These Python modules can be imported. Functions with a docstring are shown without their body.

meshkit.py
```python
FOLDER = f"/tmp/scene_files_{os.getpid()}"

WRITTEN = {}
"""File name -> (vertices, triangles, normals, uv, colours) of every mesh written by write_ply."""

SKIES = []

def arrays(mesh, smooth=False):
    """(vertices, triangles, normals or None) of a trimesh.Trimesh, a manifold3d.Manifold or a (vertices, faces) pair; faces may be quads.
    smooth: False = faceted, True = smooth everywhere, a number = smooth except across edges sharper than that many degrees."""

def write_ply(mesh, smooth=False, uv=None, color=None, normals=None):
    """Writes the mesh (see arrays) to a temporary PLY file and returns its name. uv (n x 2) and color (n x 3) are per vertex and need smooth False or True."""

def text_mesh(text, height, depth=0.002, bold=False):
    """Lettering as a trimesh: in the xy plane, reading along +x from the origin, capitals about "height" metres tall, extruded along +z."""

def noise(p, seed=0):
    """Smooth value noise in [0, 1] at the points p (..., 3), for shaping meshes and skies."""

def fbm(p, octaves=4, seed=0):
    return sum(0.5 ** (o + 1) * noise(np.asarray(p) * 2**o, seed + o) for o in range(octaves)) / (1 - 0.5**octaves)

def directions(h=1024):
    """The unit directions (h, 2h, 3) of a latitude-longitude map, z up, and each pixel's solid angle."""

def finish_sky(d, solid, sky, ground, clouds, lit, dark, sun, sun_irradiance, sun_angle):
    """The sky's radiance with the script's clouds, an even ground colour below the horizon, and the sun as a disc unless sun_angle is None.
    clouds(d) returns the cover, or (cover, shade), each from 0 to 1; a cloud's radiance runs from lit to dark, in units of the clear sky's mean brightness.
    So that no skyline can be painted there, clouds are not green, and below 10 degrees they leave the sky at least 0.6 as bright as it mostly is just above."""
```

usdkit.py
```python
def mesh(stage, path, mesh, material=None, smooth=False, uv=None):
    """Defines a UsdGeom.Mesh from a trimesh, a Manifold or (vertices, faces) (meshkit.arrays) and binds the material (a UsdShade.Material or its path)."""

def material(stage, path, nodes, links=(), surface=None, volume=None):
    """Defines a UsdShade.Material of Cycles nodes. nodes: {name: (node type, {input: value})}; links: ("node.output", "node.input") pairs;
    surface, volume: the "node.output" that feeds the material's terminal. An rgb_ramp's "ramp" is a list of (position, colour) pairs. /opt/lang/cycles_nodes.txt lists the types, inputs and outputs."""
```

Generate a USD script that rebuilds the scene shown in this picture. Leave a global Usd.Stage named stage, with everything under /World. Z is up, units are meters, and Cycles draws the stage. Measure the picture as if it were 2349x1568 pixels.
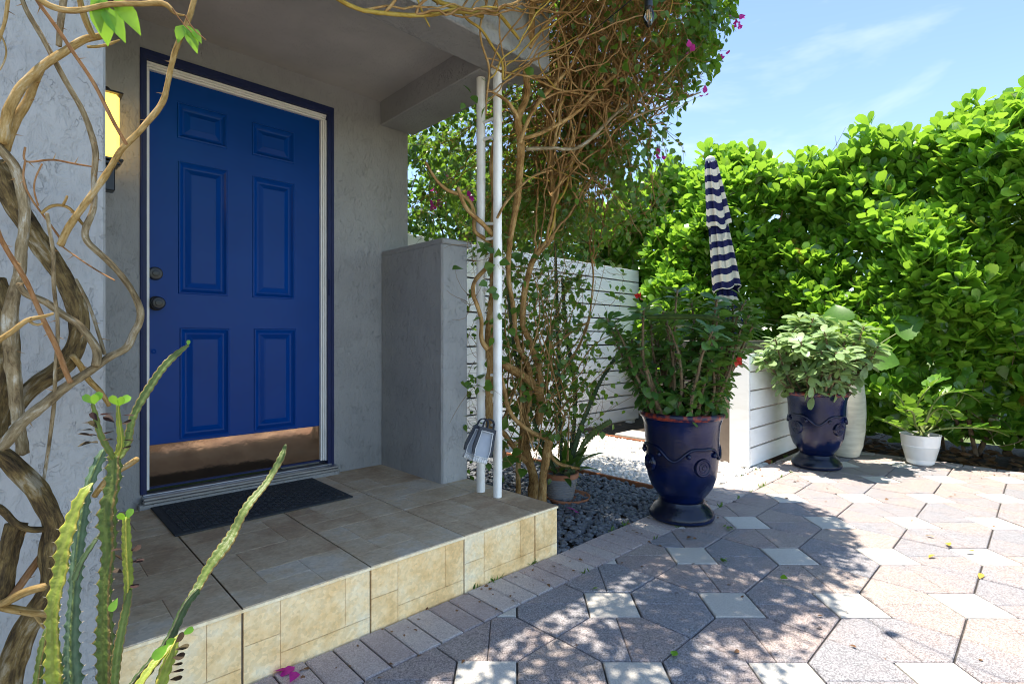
import math
import numpy as np, trimesh, shapely
from shapely.geometry import Polygon, box as sbox
from scipy.interpolate import CubicSpline
from scipy.sparse import coo_matrix
from scipy.sparse.csgraph import connected_components
from pxr import Usd, UsdGeom, UsdLux, UsdShade, Gf, Sdf, Vt
import usdkit, meshkit

stage = Usd.Stage.CreateInMemory()
UsdGeom.SetStageUpAxis(stage, UsdGeom.Tokens.z)
UsdGeom.SetStageMetersPerUnit(stage, 1.0)
UsdGeom.Xform.Define(stage, '/World')
UsdGeom.Scope.Define(stage, '/World/Looks')

# ------------------------------------------------------------------ camera, sky, sun, exposure
EXPOSURE = 1.92
SUN_EL, SUN_AZ = math.radians(78.0), math.atan2(-0.74, 0.67)      # rotation = atan2(x, y) towards the sun
SKY, SUN = 0.085, 0.76
CAM_H, F, CX, CY = 1.06, 1214.0, 1174.0, 778.0                    # photo measured at a width of 2348
TH = math.radians(46.2)
FW, RT = np.array([math.cos(TH), math.sin(TH)]), np.array([math.sin(TH), -math.cos(TH)])
cam = UsdGeom.Camera.Define(stage, '/World/Camera')
cam.CreateHorizontalApertureAttr(36.0); cam.CreateVerticalApertureAttr(36.0 * 683 / 1024)
cam.CreateFocalLengthAttr(36.0 * F / 2348)
cam.CreateVerticalApertureOffsetAttr(-36.0 * 6 / 2348)
cam.CreateClippingRangeAttr(Gf.Vec2f(0.05, 2000))
cam.CreateExposureAttr(EXPOSURE)
cam.AddTransformOp().Set(Gf.Matrix4d(RT[0], RT[1], 0, 0, 0, 0, 1, 0, -FW[0], -FW[1], 0, 0, 0, 0, CAM_H, 1))

sun_dir = np.array([math.cos(SUN_EL) * math.sin(SUN_AZ), math.cos(SUN_EL) * math.cos(SUN_AZ), math.sin(SUN_EL)])
dome = UsdLux.DomeLight.Define(stage, '/World/sky')
dome.GetPrim().SetCustomDataByKey('kind', 'structure')
dome.CreateIntensityAttr(1.0)
skym = usdkit.material(stage, '/World/Looks/sky_air', {
    'sky': ('sky_texture', {'sky_type': 'single_scattering', 'sun_disc': False, 'sun_elevation': SUN_EL, 'sun_rotation': SUN_AZ, 'altitude': 0.0, 'air_density': 1.0, 'aerosol_density': 0.15, 'ozone_density': 1.5}),
    'tc': ('texture_coordinate', {}),
    'map': ('mapping', {'scale': (1.0, 1.0, 3.6), 'location': (0.35, 0.1, 0.0)}),
    'n': ('noise_texture', {'scale': 2.1, 'detail': 8.0, 'roughness': 0.56, 'distortion': 0.35}),
    'cr': ('rgb_ramp', {'ramp': [(0.0, (0.0, 0.0, 0.0)), (0.52, (0.02, 0.02, 0.02)), (0.68, (0.35, 0.35, 0.35)), (0.82, (0.8, 0.8, 0.8))]}),
    'bw': ('rgb_to_bw', {}),
    'cl': ('mix', {'mix_type': 'mix', 'color2': (4.6, 4.8, 5.0)}),
    'bg': ('background_shader', {'strength': SKY}),
}, [('tc.generated', 'map.vector'), ('map.vector', 'n.vector'), ('n.fac', 'cr.fac'), ('cr.color', 'bw.color'), ('bw.val', 'cl.fac'), ('sky.color', 'cl.color1'), ('cl.color', 'bg.color')], surface='bg.background')
UsdShade.MaterialBindingAPI.Apply(dome.GetPrim()).Bind(skym)
sun = UsdLux.DistantLight.Define(stage, '/World/sun')
sun.CreateNormalizeAttr(True); sun.CreateIntensityAttr(SUN); sun.CreateAngleAttr(0.53)
sun.CreateColorAttr(Gf.Vec3f(1.0, 0.925, 0.81))
zax = sun_dir; xax = np.cross([0, 1, 0.01], zax); xax /= np.linalg.norm(xax); yax = np.cross(zax, xax)
sun.AddTransformOp().Set(Gf.Matrix4d(*xax, 0, *yax, 0, *zax, 0, 0, 0, 20, 1))


# ------------------------------------------------------------------ measuring helpers (turn a measured photo point into a place)
def ray(u, v):
    r = FW + (u - CX) / F * RT
    return np.array([r[0], r[1], (CY - v) / F])
O3 = np.array([0, 0, CAM_H])
def atY(u, v, y): q = ray(u, v); return q * (y / q[1]) + O3
def atX(u, v, x): q = ray(u, v); return q * (x / q[0]) + O3
def atZ(u, v, z): q = ray(u, v); return q * ((z - CAM_H) / q[2]) + O3
def atD(u, v, d): return ray(u, v) * d + O3
def depth(p): return float(np.dot(p[:2], FW))
def pix(p):
    p = np.atleast_2d(p); d = p[:, :2] @ FW; r = p[:, :2] @ RT
    dd = np.where(np.abs(d) < 1e-6, 1e-6, d)
    return np.stack([CX + F * r / dd, CY - F * (p[:, 2] - CAM_H) / dd, d], 1)


# ------------------------------------------------------------------ scene helpers
used = {}
def fresh(parent, name):
    k = parent + '/' + name
    n = used.get(k, -1) + 1; used[k] = n
    return k if n == 0 else f'{k}_{n:03d}'
def tag(prim, label=None, cat=None, group=None, kind=None):
    for k, v in (('label', label), ('category', cat), ('group', group), ('kind', kind)):
        if v: prim.SetCustomDataByKey(k, v)
def thing(name, label=None, cat=None, group=None, kind=None, loc=None, rotz=0.0):
    x = UsdGeom.Xform.Define(stage, fresh('/World', name))
    if loc is not None: x.AddTranslateOp().Set(Gf.Vec3d(*map(float, loc)))
    if rotz: x.AddRotateZOp().Set(float(rotz))
    tag(x.GetPrim(), label, cat, group, kind)
    return str(x.GetPath())
LEAFY = set()
leaf_rng = np.random.default_rng(77)
def part(parent, name, mesh, mat, smooth=False, attr=None, vec=None, kind=None, label=None, cat=None, group=None):
    """One Mesh prim under parent; attr = (primvar name, one float per vertex) for an unsmoothed mesh."""
    p = fresh(parent, name)
    if mat in LEAFY and attr is None:                       # every leaf gets its own shade of green
        v, f = np.asarray(mesh[0]), np.asarray(mesh[1])
        lab = connected_components(coo_matrix((np.ones(2 * len(f)), (np.r_[f[:, 0], f[:, 1]], np.r_[f[:, 1], f[:, 2]])), shape=(len(v), len(v))), directed=False)[1]
        attr = ('shade', leaf_rng.uniform(size=lab.max() + 1)[lab])
    m = usdkit.mesh(stage, p, mesh, mat, smooth=smooth)
    if attr is not None:
        UsdGeom.PrimvarsAPI(m).CreatePrimvar(attr[0], Sdf.ValueTypeNames.FloatArray, 'vertex').Set(Vt.FloatArray.FromNumpy(np.asarray(attr[1], np.float32)))
    if vec is not None:
        UsdGeom.PrimvarsAPI(m).CreatePrimvar('bark', Sdf.ValueTypeNames.Float3Array, 'vertex').Set(Vt.Vec3fArray.FromNumpy(np.asarray(vec, np.float32)))
    tag(m.GetPrim(), label, cat, group, kind)
    return p

def L(name): return '/World/Looks/' + name
def mat(name, nodes, links, surface='p.BSDF'):
    usdkit.material(stage, L(name), nodes, links, surface=surface); return L(name)

def paint(name, c1, c2=None, rough=0.5, nscale=4.0, lo=0.35, hi=0.65, bump=None, spec=0.5, metal=0.0, coat=0.0, stretch=None, extra=None):
    """Base colour c1..c2 by noise, with optional fine bumps: a list of (noise scale, distance)."""
    N = {'p': ('principled_bsdf', {'roughness': rough, 'metallic': metal, 'specular_ior_level': spec, 'coat_weight': coat})}
    Lk = []
    N['g'] = ('geometry', {})
    src = 'g.position'
    if stretch:
        N['mp'] = ('mapping', {'scale': stretch}); Lk.append(('g.position', 'mp.vector')); src = 'mp.vector'
    if c2 is None: N['p'][1]['base_color'] = c1
    else:
        N['n'] = ('noise_texture', {'scale': nscale, 'detail': 6.0, 'roughness': 0.6})
        N['r'] = ('rgb_ramp', {'ramp': [(lo, c1), (hi, c2)] if extra is None else [(lo, c1), (hi, c2)] + extra})
        Lk += [(src, 'n.vector'), ('n.fac', 'r.fac'), ('r.color', 'p.base_color')]
    prev = None
    for i, (s, dist) in enumerate(bump or []):
        N[f'bn{i}'] = ('noise_texture', {'scale': s, 'detail': 3.0, 'roughness': 0.6})
        N[f'b{i}'] = ('bump', {'strength': 1.0, 'distance': dist})
        Lk += [(src, f'bn{i}.vector'), (f'bn{i}.fac', f'b{i}.height')]
        if prev: Lk.append((prev, f'b{i}.normal'))
        prev = f'b{i}.normal'
    if prev: Lk.append((prev, 'p.normal'))
    return mat(name, N, Lk)

def leafmat(name, dark, light, trans, rough=0.35, tw=0.35, spec=0.5, old=None):
    LEAFY.add(L(name))
    N = {'g': ('geometry', {}), 'a': ('attribute', {'attribute': 'shade'}), 'r': ('rgb_ramp', {'ramp': [(0.0, dark), (1.0, light)] if old is None else [(0.0, (.16, .10, .02)), (0.012, (.20, .15, .03)), (0.02, old), (0.30, dark), (0.75, light), (1.0, tuple(min(1, x * 1.25) for x in light))]}),
         'n': ('noise_texture', {'scale': 55.0, 'detail': 2.0}), 'v': ('hsv', {'saturation': 1.0}), 'mr': ('map_range', {'from_min': 0.3, 'from_max': 0.7, 'to_min': 0.82, 'to_max': 1.15}),
         'p': ('principled_bsdf', {'roughness': rough, 'specular_ior_level': spec}),
         't': ('translucent_bsdf', {'color': trans}), 'm': ('mix_closure', {'fac': tw})}
    return mat(name, N, [('a.fac', 'r.fac'), ('g.position', 'n.vector'), ('n.fac', 'mr.value'), ('mr.result', 'v.value'), ('r.color', 'v.color'), ('v.color', 'p.base_color'), ('p.BSDF', 'm.closure1'), ('t.BSDF', 'm.closure2')], surface='m.closure')

def barkmat(name, cols, scale=30.0, stretch=(1, 1, 0.25), bump=0.004, rough=0.85):
    n = len(cols)
    N = {'g': ('geometry', {}), 'mp': ('mapping', {'scale': stretch}),
         'n': ('noise_texture', {'scale': scale, 'detail': 7.0, 'roughness': 0.65}),
         'n2': ('noise_texture', {'scale': scale * 0.22, 'detail': 3.0}),
         'ad': ('math', {'math_type': 'multiply_add', 'value2': 0.6, 'value3': -0.1}), 'ad2': ('math', {'math_type': 'multiply_add', 'value2': 0.6}),
         'r': ('rgb_ramp', {'ramp': [(0.30 + 0.42 * i / (n - 1), c) for i, c in enumerate(cols)]}),
         'b': ('bump', {'strength': 1.0, 'distance': bump}), 'p': ('principled_bsdf', {'roughness': rough, 'specular_ior_level': 0.25})}
    return mat(name, N, [('g.position', 'mp.vector'), ('mp.vector', 'n.vector'), ('g.position', 'n2.vector'), ('n2.fac', 'ad.value1'), ('n.fac', 'ad2.value1'), ('ad.value', 'ad2.value3'),
                         ('ad2.value', 'r.fac'), ('r.color', 'p.base_color'), ('n.fac', 'b.height'), ('b.normal', 'p.normal')])

def limbbark(name, cols, scale=150.0, bump=0.004, rough=0.9):
    n = len(cols)
    N = {'a': ('attribute', {'attribute': 'bark'}), 'g': ('geometry', {}),
         'n': ('noise_texture', {'scale': scale, 'detail': 6.0, 'roughness': 0.7, 'distortion': 0.4}), 'n2': ('noise_texture', {'scale': 16.0, 'detail': 4.0}), 'n4': ('noise_texture', {'scale': scale * 2.2, 'detail': 3.0}),
         'ad': ('math', {'math_type': 'multiply_add', 'value2': 0.55, 'value3': -0.12}), 'ad2': ('math', {'math_type': 'multiply_add', 'value2': 0.75}),
         'r': ('rgb_ramp', {'ramp': [(0.32 + 0.40 * i / (n - 1), c) for i, c in enumerate(cols)]}),
         'b': ('bump', {'strength': 1.0, 'distance': bump}), 'b2': ('bump', {'strength': 1.0, 'distance': bump * .4}), 'p': ('principled_bsdf', {'roughness': rough, 'specular_ior_level': 0.2})}
    return mat(name, N, [('a.vector', 'n.vector'), ('a.vector', 'n4.vector'), ('g.position', 'n2.vector'), ('n2.fac', 'ad.value1'), ('n.fac', 'ad2.value1'), ('ad.value', 'ad2.value3'),
                         ('ad2.value', 'r.fac'), ('r.color', 'p.base_color'), ('n.fac', 'b.height'), ('n4.fac', 'b2.height'), ('b.normal', 'b2.normal'), ('b2.normal', 'p.normal')])

def stucco(name, col, ridge=0.003):
    c2 = tuple(x * 0.86 for x in col)
    N = {'g': ('geometry', {}),
         'n0': ('noise_texture', {'scale': 3.0, 'detail': 5.0, 'roughness': 0.6}), 'r0': ('rgb_ramp', {'ramp': [(0.35, c2), (0.65, col)]}),
         'mp': ('mapping', {'scale': (1.0, 1.0, 0.5)}),
         'n1': ('noise_texture', {'scale': 46.0, 'detail': 7.0, 'roughness': 0.62, 'distortion': 0.45}), 'r1': ('rgb_ramp', {'ramp': [(0.0, (0, 0, 0)), (0.36, (0.05, 0.05, 0.05)), (0.50, (0.62, 0.62, 0.62)), (0.66, (0.9, 0.9, 0.9)), (1, (1, 1, 1))]}),
         'n2': ('noise_texture', {'scale': 150.0, 'detail': 4.0, 'roughness': 0.6}),
         'mp5': ('mapping', {'scale': (1.0, 1.0, 0.7)}), 'n5': ('noise_texture', {'scale': 27.0, 'detail': 4.0, 'roughness': 0.6, 'distortion': 0.5}), 'd5': ('math', {'math_type': 'subtract', 'value2': 0.5}), 'a5': ('math', {'math_type': 'absolute'}),
         'm5': ('map_range', {'from_min': 0.0, 'from_max': 0.013, 'to_min': 0.0, 'to_max': 1.0, 'clamp': True}), 'n6': ('noise_texture', {'scale': 11.0, 'detail': 2.0}), 'm6': ('map_range', {'from_min': 0.43, 'from_max': 0.50, 'to_min': 0.0, 'to_max': 1.0, 'clamp': True}),
         'x5': ('math', {'math_type': 'maximum'}), 'b5': ('bump', {'strength': 1.0, 'distance': ridge * .55}), 'dk': ('map_range', {'from_min': 0.0, 'from_max': 1.0, 'to_min': 0.92, 'to_max': 1.0}), 'h5': ('hsv', {}),
         'b1': ('bump', {'strength': 1.0, 'distance': ridge}), 'b2': ('bump', {'strength': 1.0, 'distance': 0.0015}),
         'p': ('principled_bsdf', {'roughness': 0.6, 'specular_ior_level': 0.35})}
    return mat(name, N, [('g.position', 'n0.vector'), ('n0.fac', 'r0.fac'), ('r0.color', 'h5.color'), ('g.position', 'mp5.vector'), ('mp5.vector', 'n5.vector'), ('n5.fac', 'd5.value1'), ('d5.value', 'a5.value1'), ('a5.value', 'm5.value'), ('g.position', 'n6.vector'), ('n6.fac', 'm6.value'),
                         ('m5.result', 'x5.value1'), ('m6.result', 'x5.value2'), ('x5.value', 'b5.height'), ('x5.value', 'dk.value'), ('dk.result', 'h5.value'), ('h5.color', 'p.base_color'), ('b5.normal', 'b1.normal'), ('g.position', 'mp.vector'), ('mp.vector', 'n1.vector'), ('n1.fac', 'r1.fac'), ('r1.color', 'b1.height'),
                         ('g.position', 'n2.vector'), ('n2.fac', 'b2.height'), ('b1.normal', 'b2.normal'), ('b2.normal', 'p.normal')])

def stone(name, ramp, speck, rough=0.8, nscale=9.0, bump=0.0015, bscale=260.0, mottle=0.35):
    """Cast stone or tile: 'tone' (0..1, per piece) picks the colour, noise mottles it, fine grains speckle it."""
    N = {'g': ('geometry', {}), 'a': ('attribute', {'attribute': 'tone'}), 'r': ('rgb_ramp', {'ramp': ramp}),
         'n': ('noise_texture', {'scale': nscale, 'detail': 6.0, 'roughness': 0.65}), 'mr': ('map_range', {'from_min': 0.25, 'from_max': 0.75, 'to_min': -mottle, 'to_max': mottle}),
         'ad': ('math', {'math_type': 'add', 'use_clamp': True}),
         'v': ('voronoi_texture', {'scale': bscale, 'feature': 'f1'}), 'bw': ('separate_color', {}), 'mr2': ('map_range', {'from_min': 0.0, 'from_max': 1.0, 'to_min': 1.0 - speck, 'to_max': 1.0 + speck}),
         'h': ('hsv', {}), 'n3': ('noise_texture', {'scale': bscale, 'detail': 3.0}), 'b': ('bump', {'strength': 1.0, 'distance': bump}),
         'p': ('principled_bsdf', {'roughness': rough, 'specular_ior_level': 0.3})}
    return mat(name, N, [('g.position', 'n.vector'), ('n.fac', 'mr.value'), ('mr.result', 'ad.value1'), ('a.fac', 'ad.value2'), ('ad.value', 'r.fac'), ('r.color', 'h.color'),
                         ('g.position', 'v.vector'), ('v.color', 'bw.color'), ('bw.r', 'mr2.value'), ('mr2.result', 'h.value'), ('h.color', 'p.base_color'),
                         ('g.position', 'n3.vector'), ('n3.fac', 'b.height'), ('b.normal', 'p.normal')])


# ------------------------------------------------------------------ mesh helpers
cat = trimesh.util.concatenate
def bx(x0, x1, y0, y1, z0, z1, ch=0.0):
    """Box by its extents, its edges chamfered by ch."""
    if ch <= 0:
        m = trimesh.creation.box([x1 - x0, y1 - y0, z1 - z0]); m.apply_translation([(x0 + x1) / 2, (y0 + y1) / 2, (z0 + z1) / 2]); return m
    pts = []
    for sx in (0, 1):
        for sy in (0, 1):
            for sz in (0, 1):
                X, Y, Zc = (x0, x1)[sx], (y0, y1)[sy], (z0, z1)[sz]
                dx, dy, dz = (ch, -ch)[sx], (ch, -ch)[sy], (ch, -ch)[sz]
                pts += [(X + dx, Y + dy, Zc), (X + dx, Y, Zc + dz), (X, Y + dy, Zc + dz)]
    return trimesh.convex.convex_hull(np.array(pts))

def slab(poly, ztop, thick, ch):
    """A flat stone with a chamfered upper edge: poly is convex (shapely)."""
    inner = poly.buffer(-ch, join_style=2)
    if inner.is_empty or inner.geom_type != 'Polygon': return None
    o = np.array(poly.exterior.coords)[:-1]; i = np.array(inner.exterior.coords)[:-1]
    pts = np.vstack([np.c_[i, np.full(len(i), ztop)], np.c_[o, np.full(len(o), ztop - ch)], np.c_[o, np.full(len(o), ztop - thick)]])
    return trimesh.convex.convex_hull(pts)

def lathe(prof, n=48):
    """prof: (radius, z) pairs."""
    m = trimesh.creation.revolve(np.array(prof, float), sections=n); return m

def resample(pts, step):
    pts = np.asarray(pts, float)
    t = np.r_[0, np.cumsum(np.maximum(np.linalg.norm(np.diff(pts[:, :3], axis=0), axis=1), 1e-5))]
    n = max(2, int(t[-1] / step) + 1)
    s = np.linspace(0, t[-1], n)
    if len(pts) == 2: return np.stack([np.interp(s, t, pts[:, k]) for k in range(pts.shape[1])], 1)
    return CubicSpline(t, pts, bc_type='natural')(s)

def frames(P):
    T = np.gradient(P, axis=0); T /= np.maximum(np.linalg.norm(T, axis=1, keepdims=True), 1e-9)
    N = np.zeros_like(T); a = np.array([0.31, 0.22, 0.92]) if abs(T[0, 2]) < 0.8 else np.array([0.9, 0.3, 0.1])
    n = a - T[0] * (a @ T[0]); n /= np.linalg.norm(n)
    for k in range(len(P)):
        n = n - T[k] * (n @ T[k]); n /= max(np.linalg.norm(n), 1e-9); N[k] = n
    return T, N, np.cross(T, N)

def tube(path, sides=8, step=None, rough=0.0, ridges=0, seed=0, raw=False, coords=False):
    """path: rows (x, y, z, radius) along a limb; returns one closed tapered tube. rough shapes lumps, ridges stringy bark."""
    path = np.asarray(path, float)
    if not raw:
        step = step or max(0.006, float(path[:, 3].mean()) * 1.1)
        path = resample(path, step)
    P, R = path[:, :3], np.maximum(path[:, 3], 0.0004)
    T, N, B = frames(P)
    th = np.linspace(0, 2 * math.pi, sides, endpoint=False)
    rr = R[:, None] * np.ones(sides)[None]
    if rough:
        S = np.r_[0, np.cumsum(np.linalg.norm(np.diff(P, axis=0), axis=1))]
        q = np.stack(np.broadcast_arrays(np.cos(th)[None] * 2.0, np.sin(th)[None] * 2.0, (S / np.maximum(R.mean() * 4, 0.01))[:, None]), -1)
        rr = rr * (1 + rough * (meshkit.fbm(q + 7.3 * seed, 3, seed) - 0.5) * 2)
        if ridges:
            tw = th[None] * ridges + 3.0 * meshkit.noise(q * 0.5 + seed, seed)
            rr = rr * (1 + 0.10 * np.sin(tw))
    V = P[:, None] + rr[..., None] * (np.cos(th)[None, :, None] * N[:, None] + np.sin(th)[None, :, None] * B[:, None])
    n = len(P)
    i = np.arange(n - 1)[:, None] * sides + np.arange(sides)[None]
    j = np.arange(n - 1)[:, None] * sides + (np.arange(sides)[None] + 1) % sides
    f = np.concatenate([np.stack([i, j, j + sides], -1).reshape(-1, 3), np.stack([i, j + sides, i + sides], -1).reshape(-1, 3)])
    V = np.vstack([V.reshape(-1, 3), P[0] - T[0] * R[0] * 0.3, P[-1] + T[-1] * R[-1] * 0.5])
    a, b = n * sides, n * sides + 1
    k = np.arange(sides)
    f = np.vstack([f, np.stack([np.full(sides, a), (k + 1) % sides, k], 1), np.stack([np.full(sides, b), (n - 1) * sides + k, (n - 1) * sides + (k + 1) % sides], 1)])
    if coords:
        S = np.r_[0, np.cumsum(np.linalg.norm(np.diff(P, axis=0), axis=1))] + seed * 3.7
        C = np.stack(np.broadcast_arrays(R.mean() * np.cos(th)[None], R.mean() * np.sin(th)[None], S[:, None] * .22), -1).reshape(-1, 3)
        return (V, f), np.vstack([C, C[0], C[-1]])
    return V, f
def limb_part(parent, name, path, m, **kw):
    mesh_, C = tube(path, coords=True, **kw)
    return part(parent, name, mesh_, m, smooth=True, vec=C)

def join(parts):
    v, f, o = [], [], 0
    for a, b in parts:
        v.append(a); f.append(b + o); o += len(a)
    return np.vstack(v), np.vstack(f)

def leaf_shape(prof, rows=6, fold=0.18, curl=-0.25):
    """Unit leaf along +x (length 1), width profile prof(t), folded up at the edges and curled. Returns vertices, faces."""
    t = np.linspace(0, 1, rows)
    w = np.array([prof(x) for x in t])
    z = curl * t ** 2
    V = []
    for a, b, c in zip(t, w, z):
        V += [(a, b, c + fold * b), (a, 0, c), (a, -b, c + fold * b)]
    V = np.array(V)
    Fc = []
    for r in range(rows - 1):
        k = 3 * r
        for c in (0, 1):
            Fc += [(k + c, k + c + 1, k + c + 4), (k + c, k + c + 4, k + c + 3)]
    return V, np.array(Fc)

ovate = leaf_shape(lambda t: 0.34 * math.sin(math.pi * min(1, t ** 0.75)) * (1 - 0.25 * t) + 0.004, 5)
obov = leaf_shape(lambda t: (0.03 + 0.29 * math.sin(math.pi * min(1.0, (t ** 1.5) * 0.86)) ** 0.85) if t > 0.0 else 0.02, 7, 0.12, -0.10)
lance = leaf_shape(lambda t: 0.19 * math.sin(math.pi * min(1, t ** 0.9)) ** 0.8 + 0.006, 6, 0.25, -0.3)
narrowob = leaf_shape(lambda t: 0.02 + 0.20 * math.sin(math.pi * min(1.0, t ** 1.35 * 0.9)) ** 0.9, 6, 0.2, -0.28)

def place(shape, pos, dirs, nrm, size, wid=None):
    """Copies of a leaf shape at pos, pointing along dirs, facing nrm; returns (n, k, 3) vertices and one leaf's faces."""
    V, f = shape
    d = dirs / np.maximum(np.linalg.norm(dirs, axis=1, keepdims=True), 1e-9)
    n = nrm - d * np.sum(nrm * d, 1, keepdims=True); n /= np.maximum(np.linalg.norm(n, axis=1, keepdims=True), 1e-9)
    s = np.cross(n, d)
    size = np.asarray(size, float)[:, None, None]
    wid = size if wid is None else size * np.asarray(wid, float)[:, None, None]
    W = pos[:, None] + size * (V[None, :, :1] * d[:, None] + V[None, :, 2:] * n[:, None]) + wid * V[None, :, 1:2] * s[:, None]
    return W, f
def merge(W, f):
    n, k, _ = W.shape
    return W.reshape(-1, 3), (f[None] + (np.arange(n) * k)[:, None, None]).reshape(-1, 3)
def leaves_as_parts(parent, W, f, m, most=300, bias=None, name='leaf', rest='foliage'):
    """The leaves that show largest become parts of their own, the others one part of kind stuff."""
    c = W.mean(1); q = pix(c)
    span = np.linalg.norm(W.max(1) - W.min(1), axis=1)
    score = span / np.maximum(q[:, 2], 0.2)
    score[(q[:, 0] < 5) | (q[:, 0] > 2343) | (q[:, 1] < 5) | (q[:, 1] > 1563) | (q[:, 2] < 0.2)] = 0
    if bias is not None: score = score * bias
    order = np.argsort(-score)
    for i in order[:most]:
        if score[i] > 0: part(parent, name, (W[i], f), m, smooth=True)
    left = order[most:]
    if len(left): part(parent, rest, merge(W[np.sort(left)], f), m, smooth=True, kind='stuff')

rng = np.random.default_rng(11)
def unit(v): v = np.asarray(v, float); return v / np.maximum(np.linalg.norm(v, axis=-1, keepdims=True), 1e-9)

# ------------------------------------------------------------------ materials of the setting
WALL = stucco('grey_stucco', (0.345, 0.342, 0.33))
CEIL = stucco('ceiling_stucco', (0.47, 0.45, 0.41), .0016)
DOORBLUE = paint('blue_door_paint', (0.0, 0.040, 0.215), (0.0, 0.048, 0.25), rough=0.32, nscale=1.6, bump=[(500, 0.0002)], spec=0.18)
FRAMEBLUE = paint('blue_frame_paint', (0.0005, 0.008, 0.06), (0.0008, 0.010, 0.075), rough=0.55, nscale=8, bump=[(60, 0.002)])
WHITESTRIP = paint('white_weatherstrip', (0.86, 0.84, 0.79), (0.80, 0.78, 0.72), rough=0.5, nscale=12)
BRONZE = paint('dark_bronze', (0.36, 0.24, 0.16), (0.44, 0.29, 0.19), rough=0.07, nscale=9, metal=1.0, bump=[(9, 0.0005), (45, 0.0001)])
BLACKMETAL = paint('black_metal', (0.012, 0.012, 0.013), (0.02, 0.02, 0.02), rough=0.32, nscale=20)
ALUMINIUM = paint('aluminium', (0.55, 0.56, 0.58), (0.45, 0.46, 0.48), rough=0.32, nscale=25, metal=1.0)
WHITEPAINT = paint('white_pipe_paint', (0.86, 0.83, 0.76), (0.68, 0.64, 0.56), rough=0.55, nscale=9, lo=0.5, hi=0.8, bump=[(70, 0.0012), (12, 0.001)])
FENCEWHITE = paint('white_board_paint', (0.88, 0.87, 0.84), (0.80, 0.78, 0.73), rough=0.55, nscale=5, lo=0.45, hi=0.8, stretch=(1, 1, 4), bump=[(90, 0.0006)])
SOIL = paint('soil', (0.030, 0.021, 0.014), (0.085, 0.06, 0.04), rough=0.95, nscale=14, bump=[(40, 0.02), (160, 0.006)])
LAWN = paint('lawn', (0.07, 0.11, 0.025), (0.13, 0.17, 0.05), rough=0.9, nscale=6, bump=[(80, 0.02)])
SAND = paint('paver_joint_sand', (0.035, 0.03, 0.028), (0.07, 0.062, 0.055), rough=0.95, nscale=30, bump=[(200, 0.002)])
GROUT = paint('grout', (0.17, 0.165, 0.155), (0.10, 0.095, 0.09), rough=0.9, nscale=12)
PAVER = stone('paver_stone', [(0.0, (0.235, 0.230, 0.242)), (0.35, (0.262, 0.240, 0.242)), (0.65, (0.305, 0.250, 0.232)), (1.0, (0.330, 0.280, 0.250))], 0.5, nscale=5.0, bscale=300.0, mottle=0.5)
CREAM = stone('cream_stone', [(0.0, (0.48, 0.45, 0.40)), (1.0, (0.56, 0.53, 0.475))], 0.16, nscale=5.0, bscale=330.0)
BRICK = stone('border_brick_stone', [(0.0, (0.36, 0.30, 0.28)), (0.5, (0.43, 0.355, 0.33)), (1.0, (0.49, 0.43, 0.39))], 0.30, nscale=7.0, bscale=330.0)
TILE = stone('porch_tile_stone', [(0.0, (0.40, 0.27, 0.165)), (0.4, (0.51, 0.375, 0.24)), (0.7, (0.56, 0.435, 0.295)), (1.0, (0.57, 0.48, 0.37))], 0.10, nscale=6.0, bump=0.0022, bscale=90.0, mottle=0.6, rough=0.62)
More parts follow.
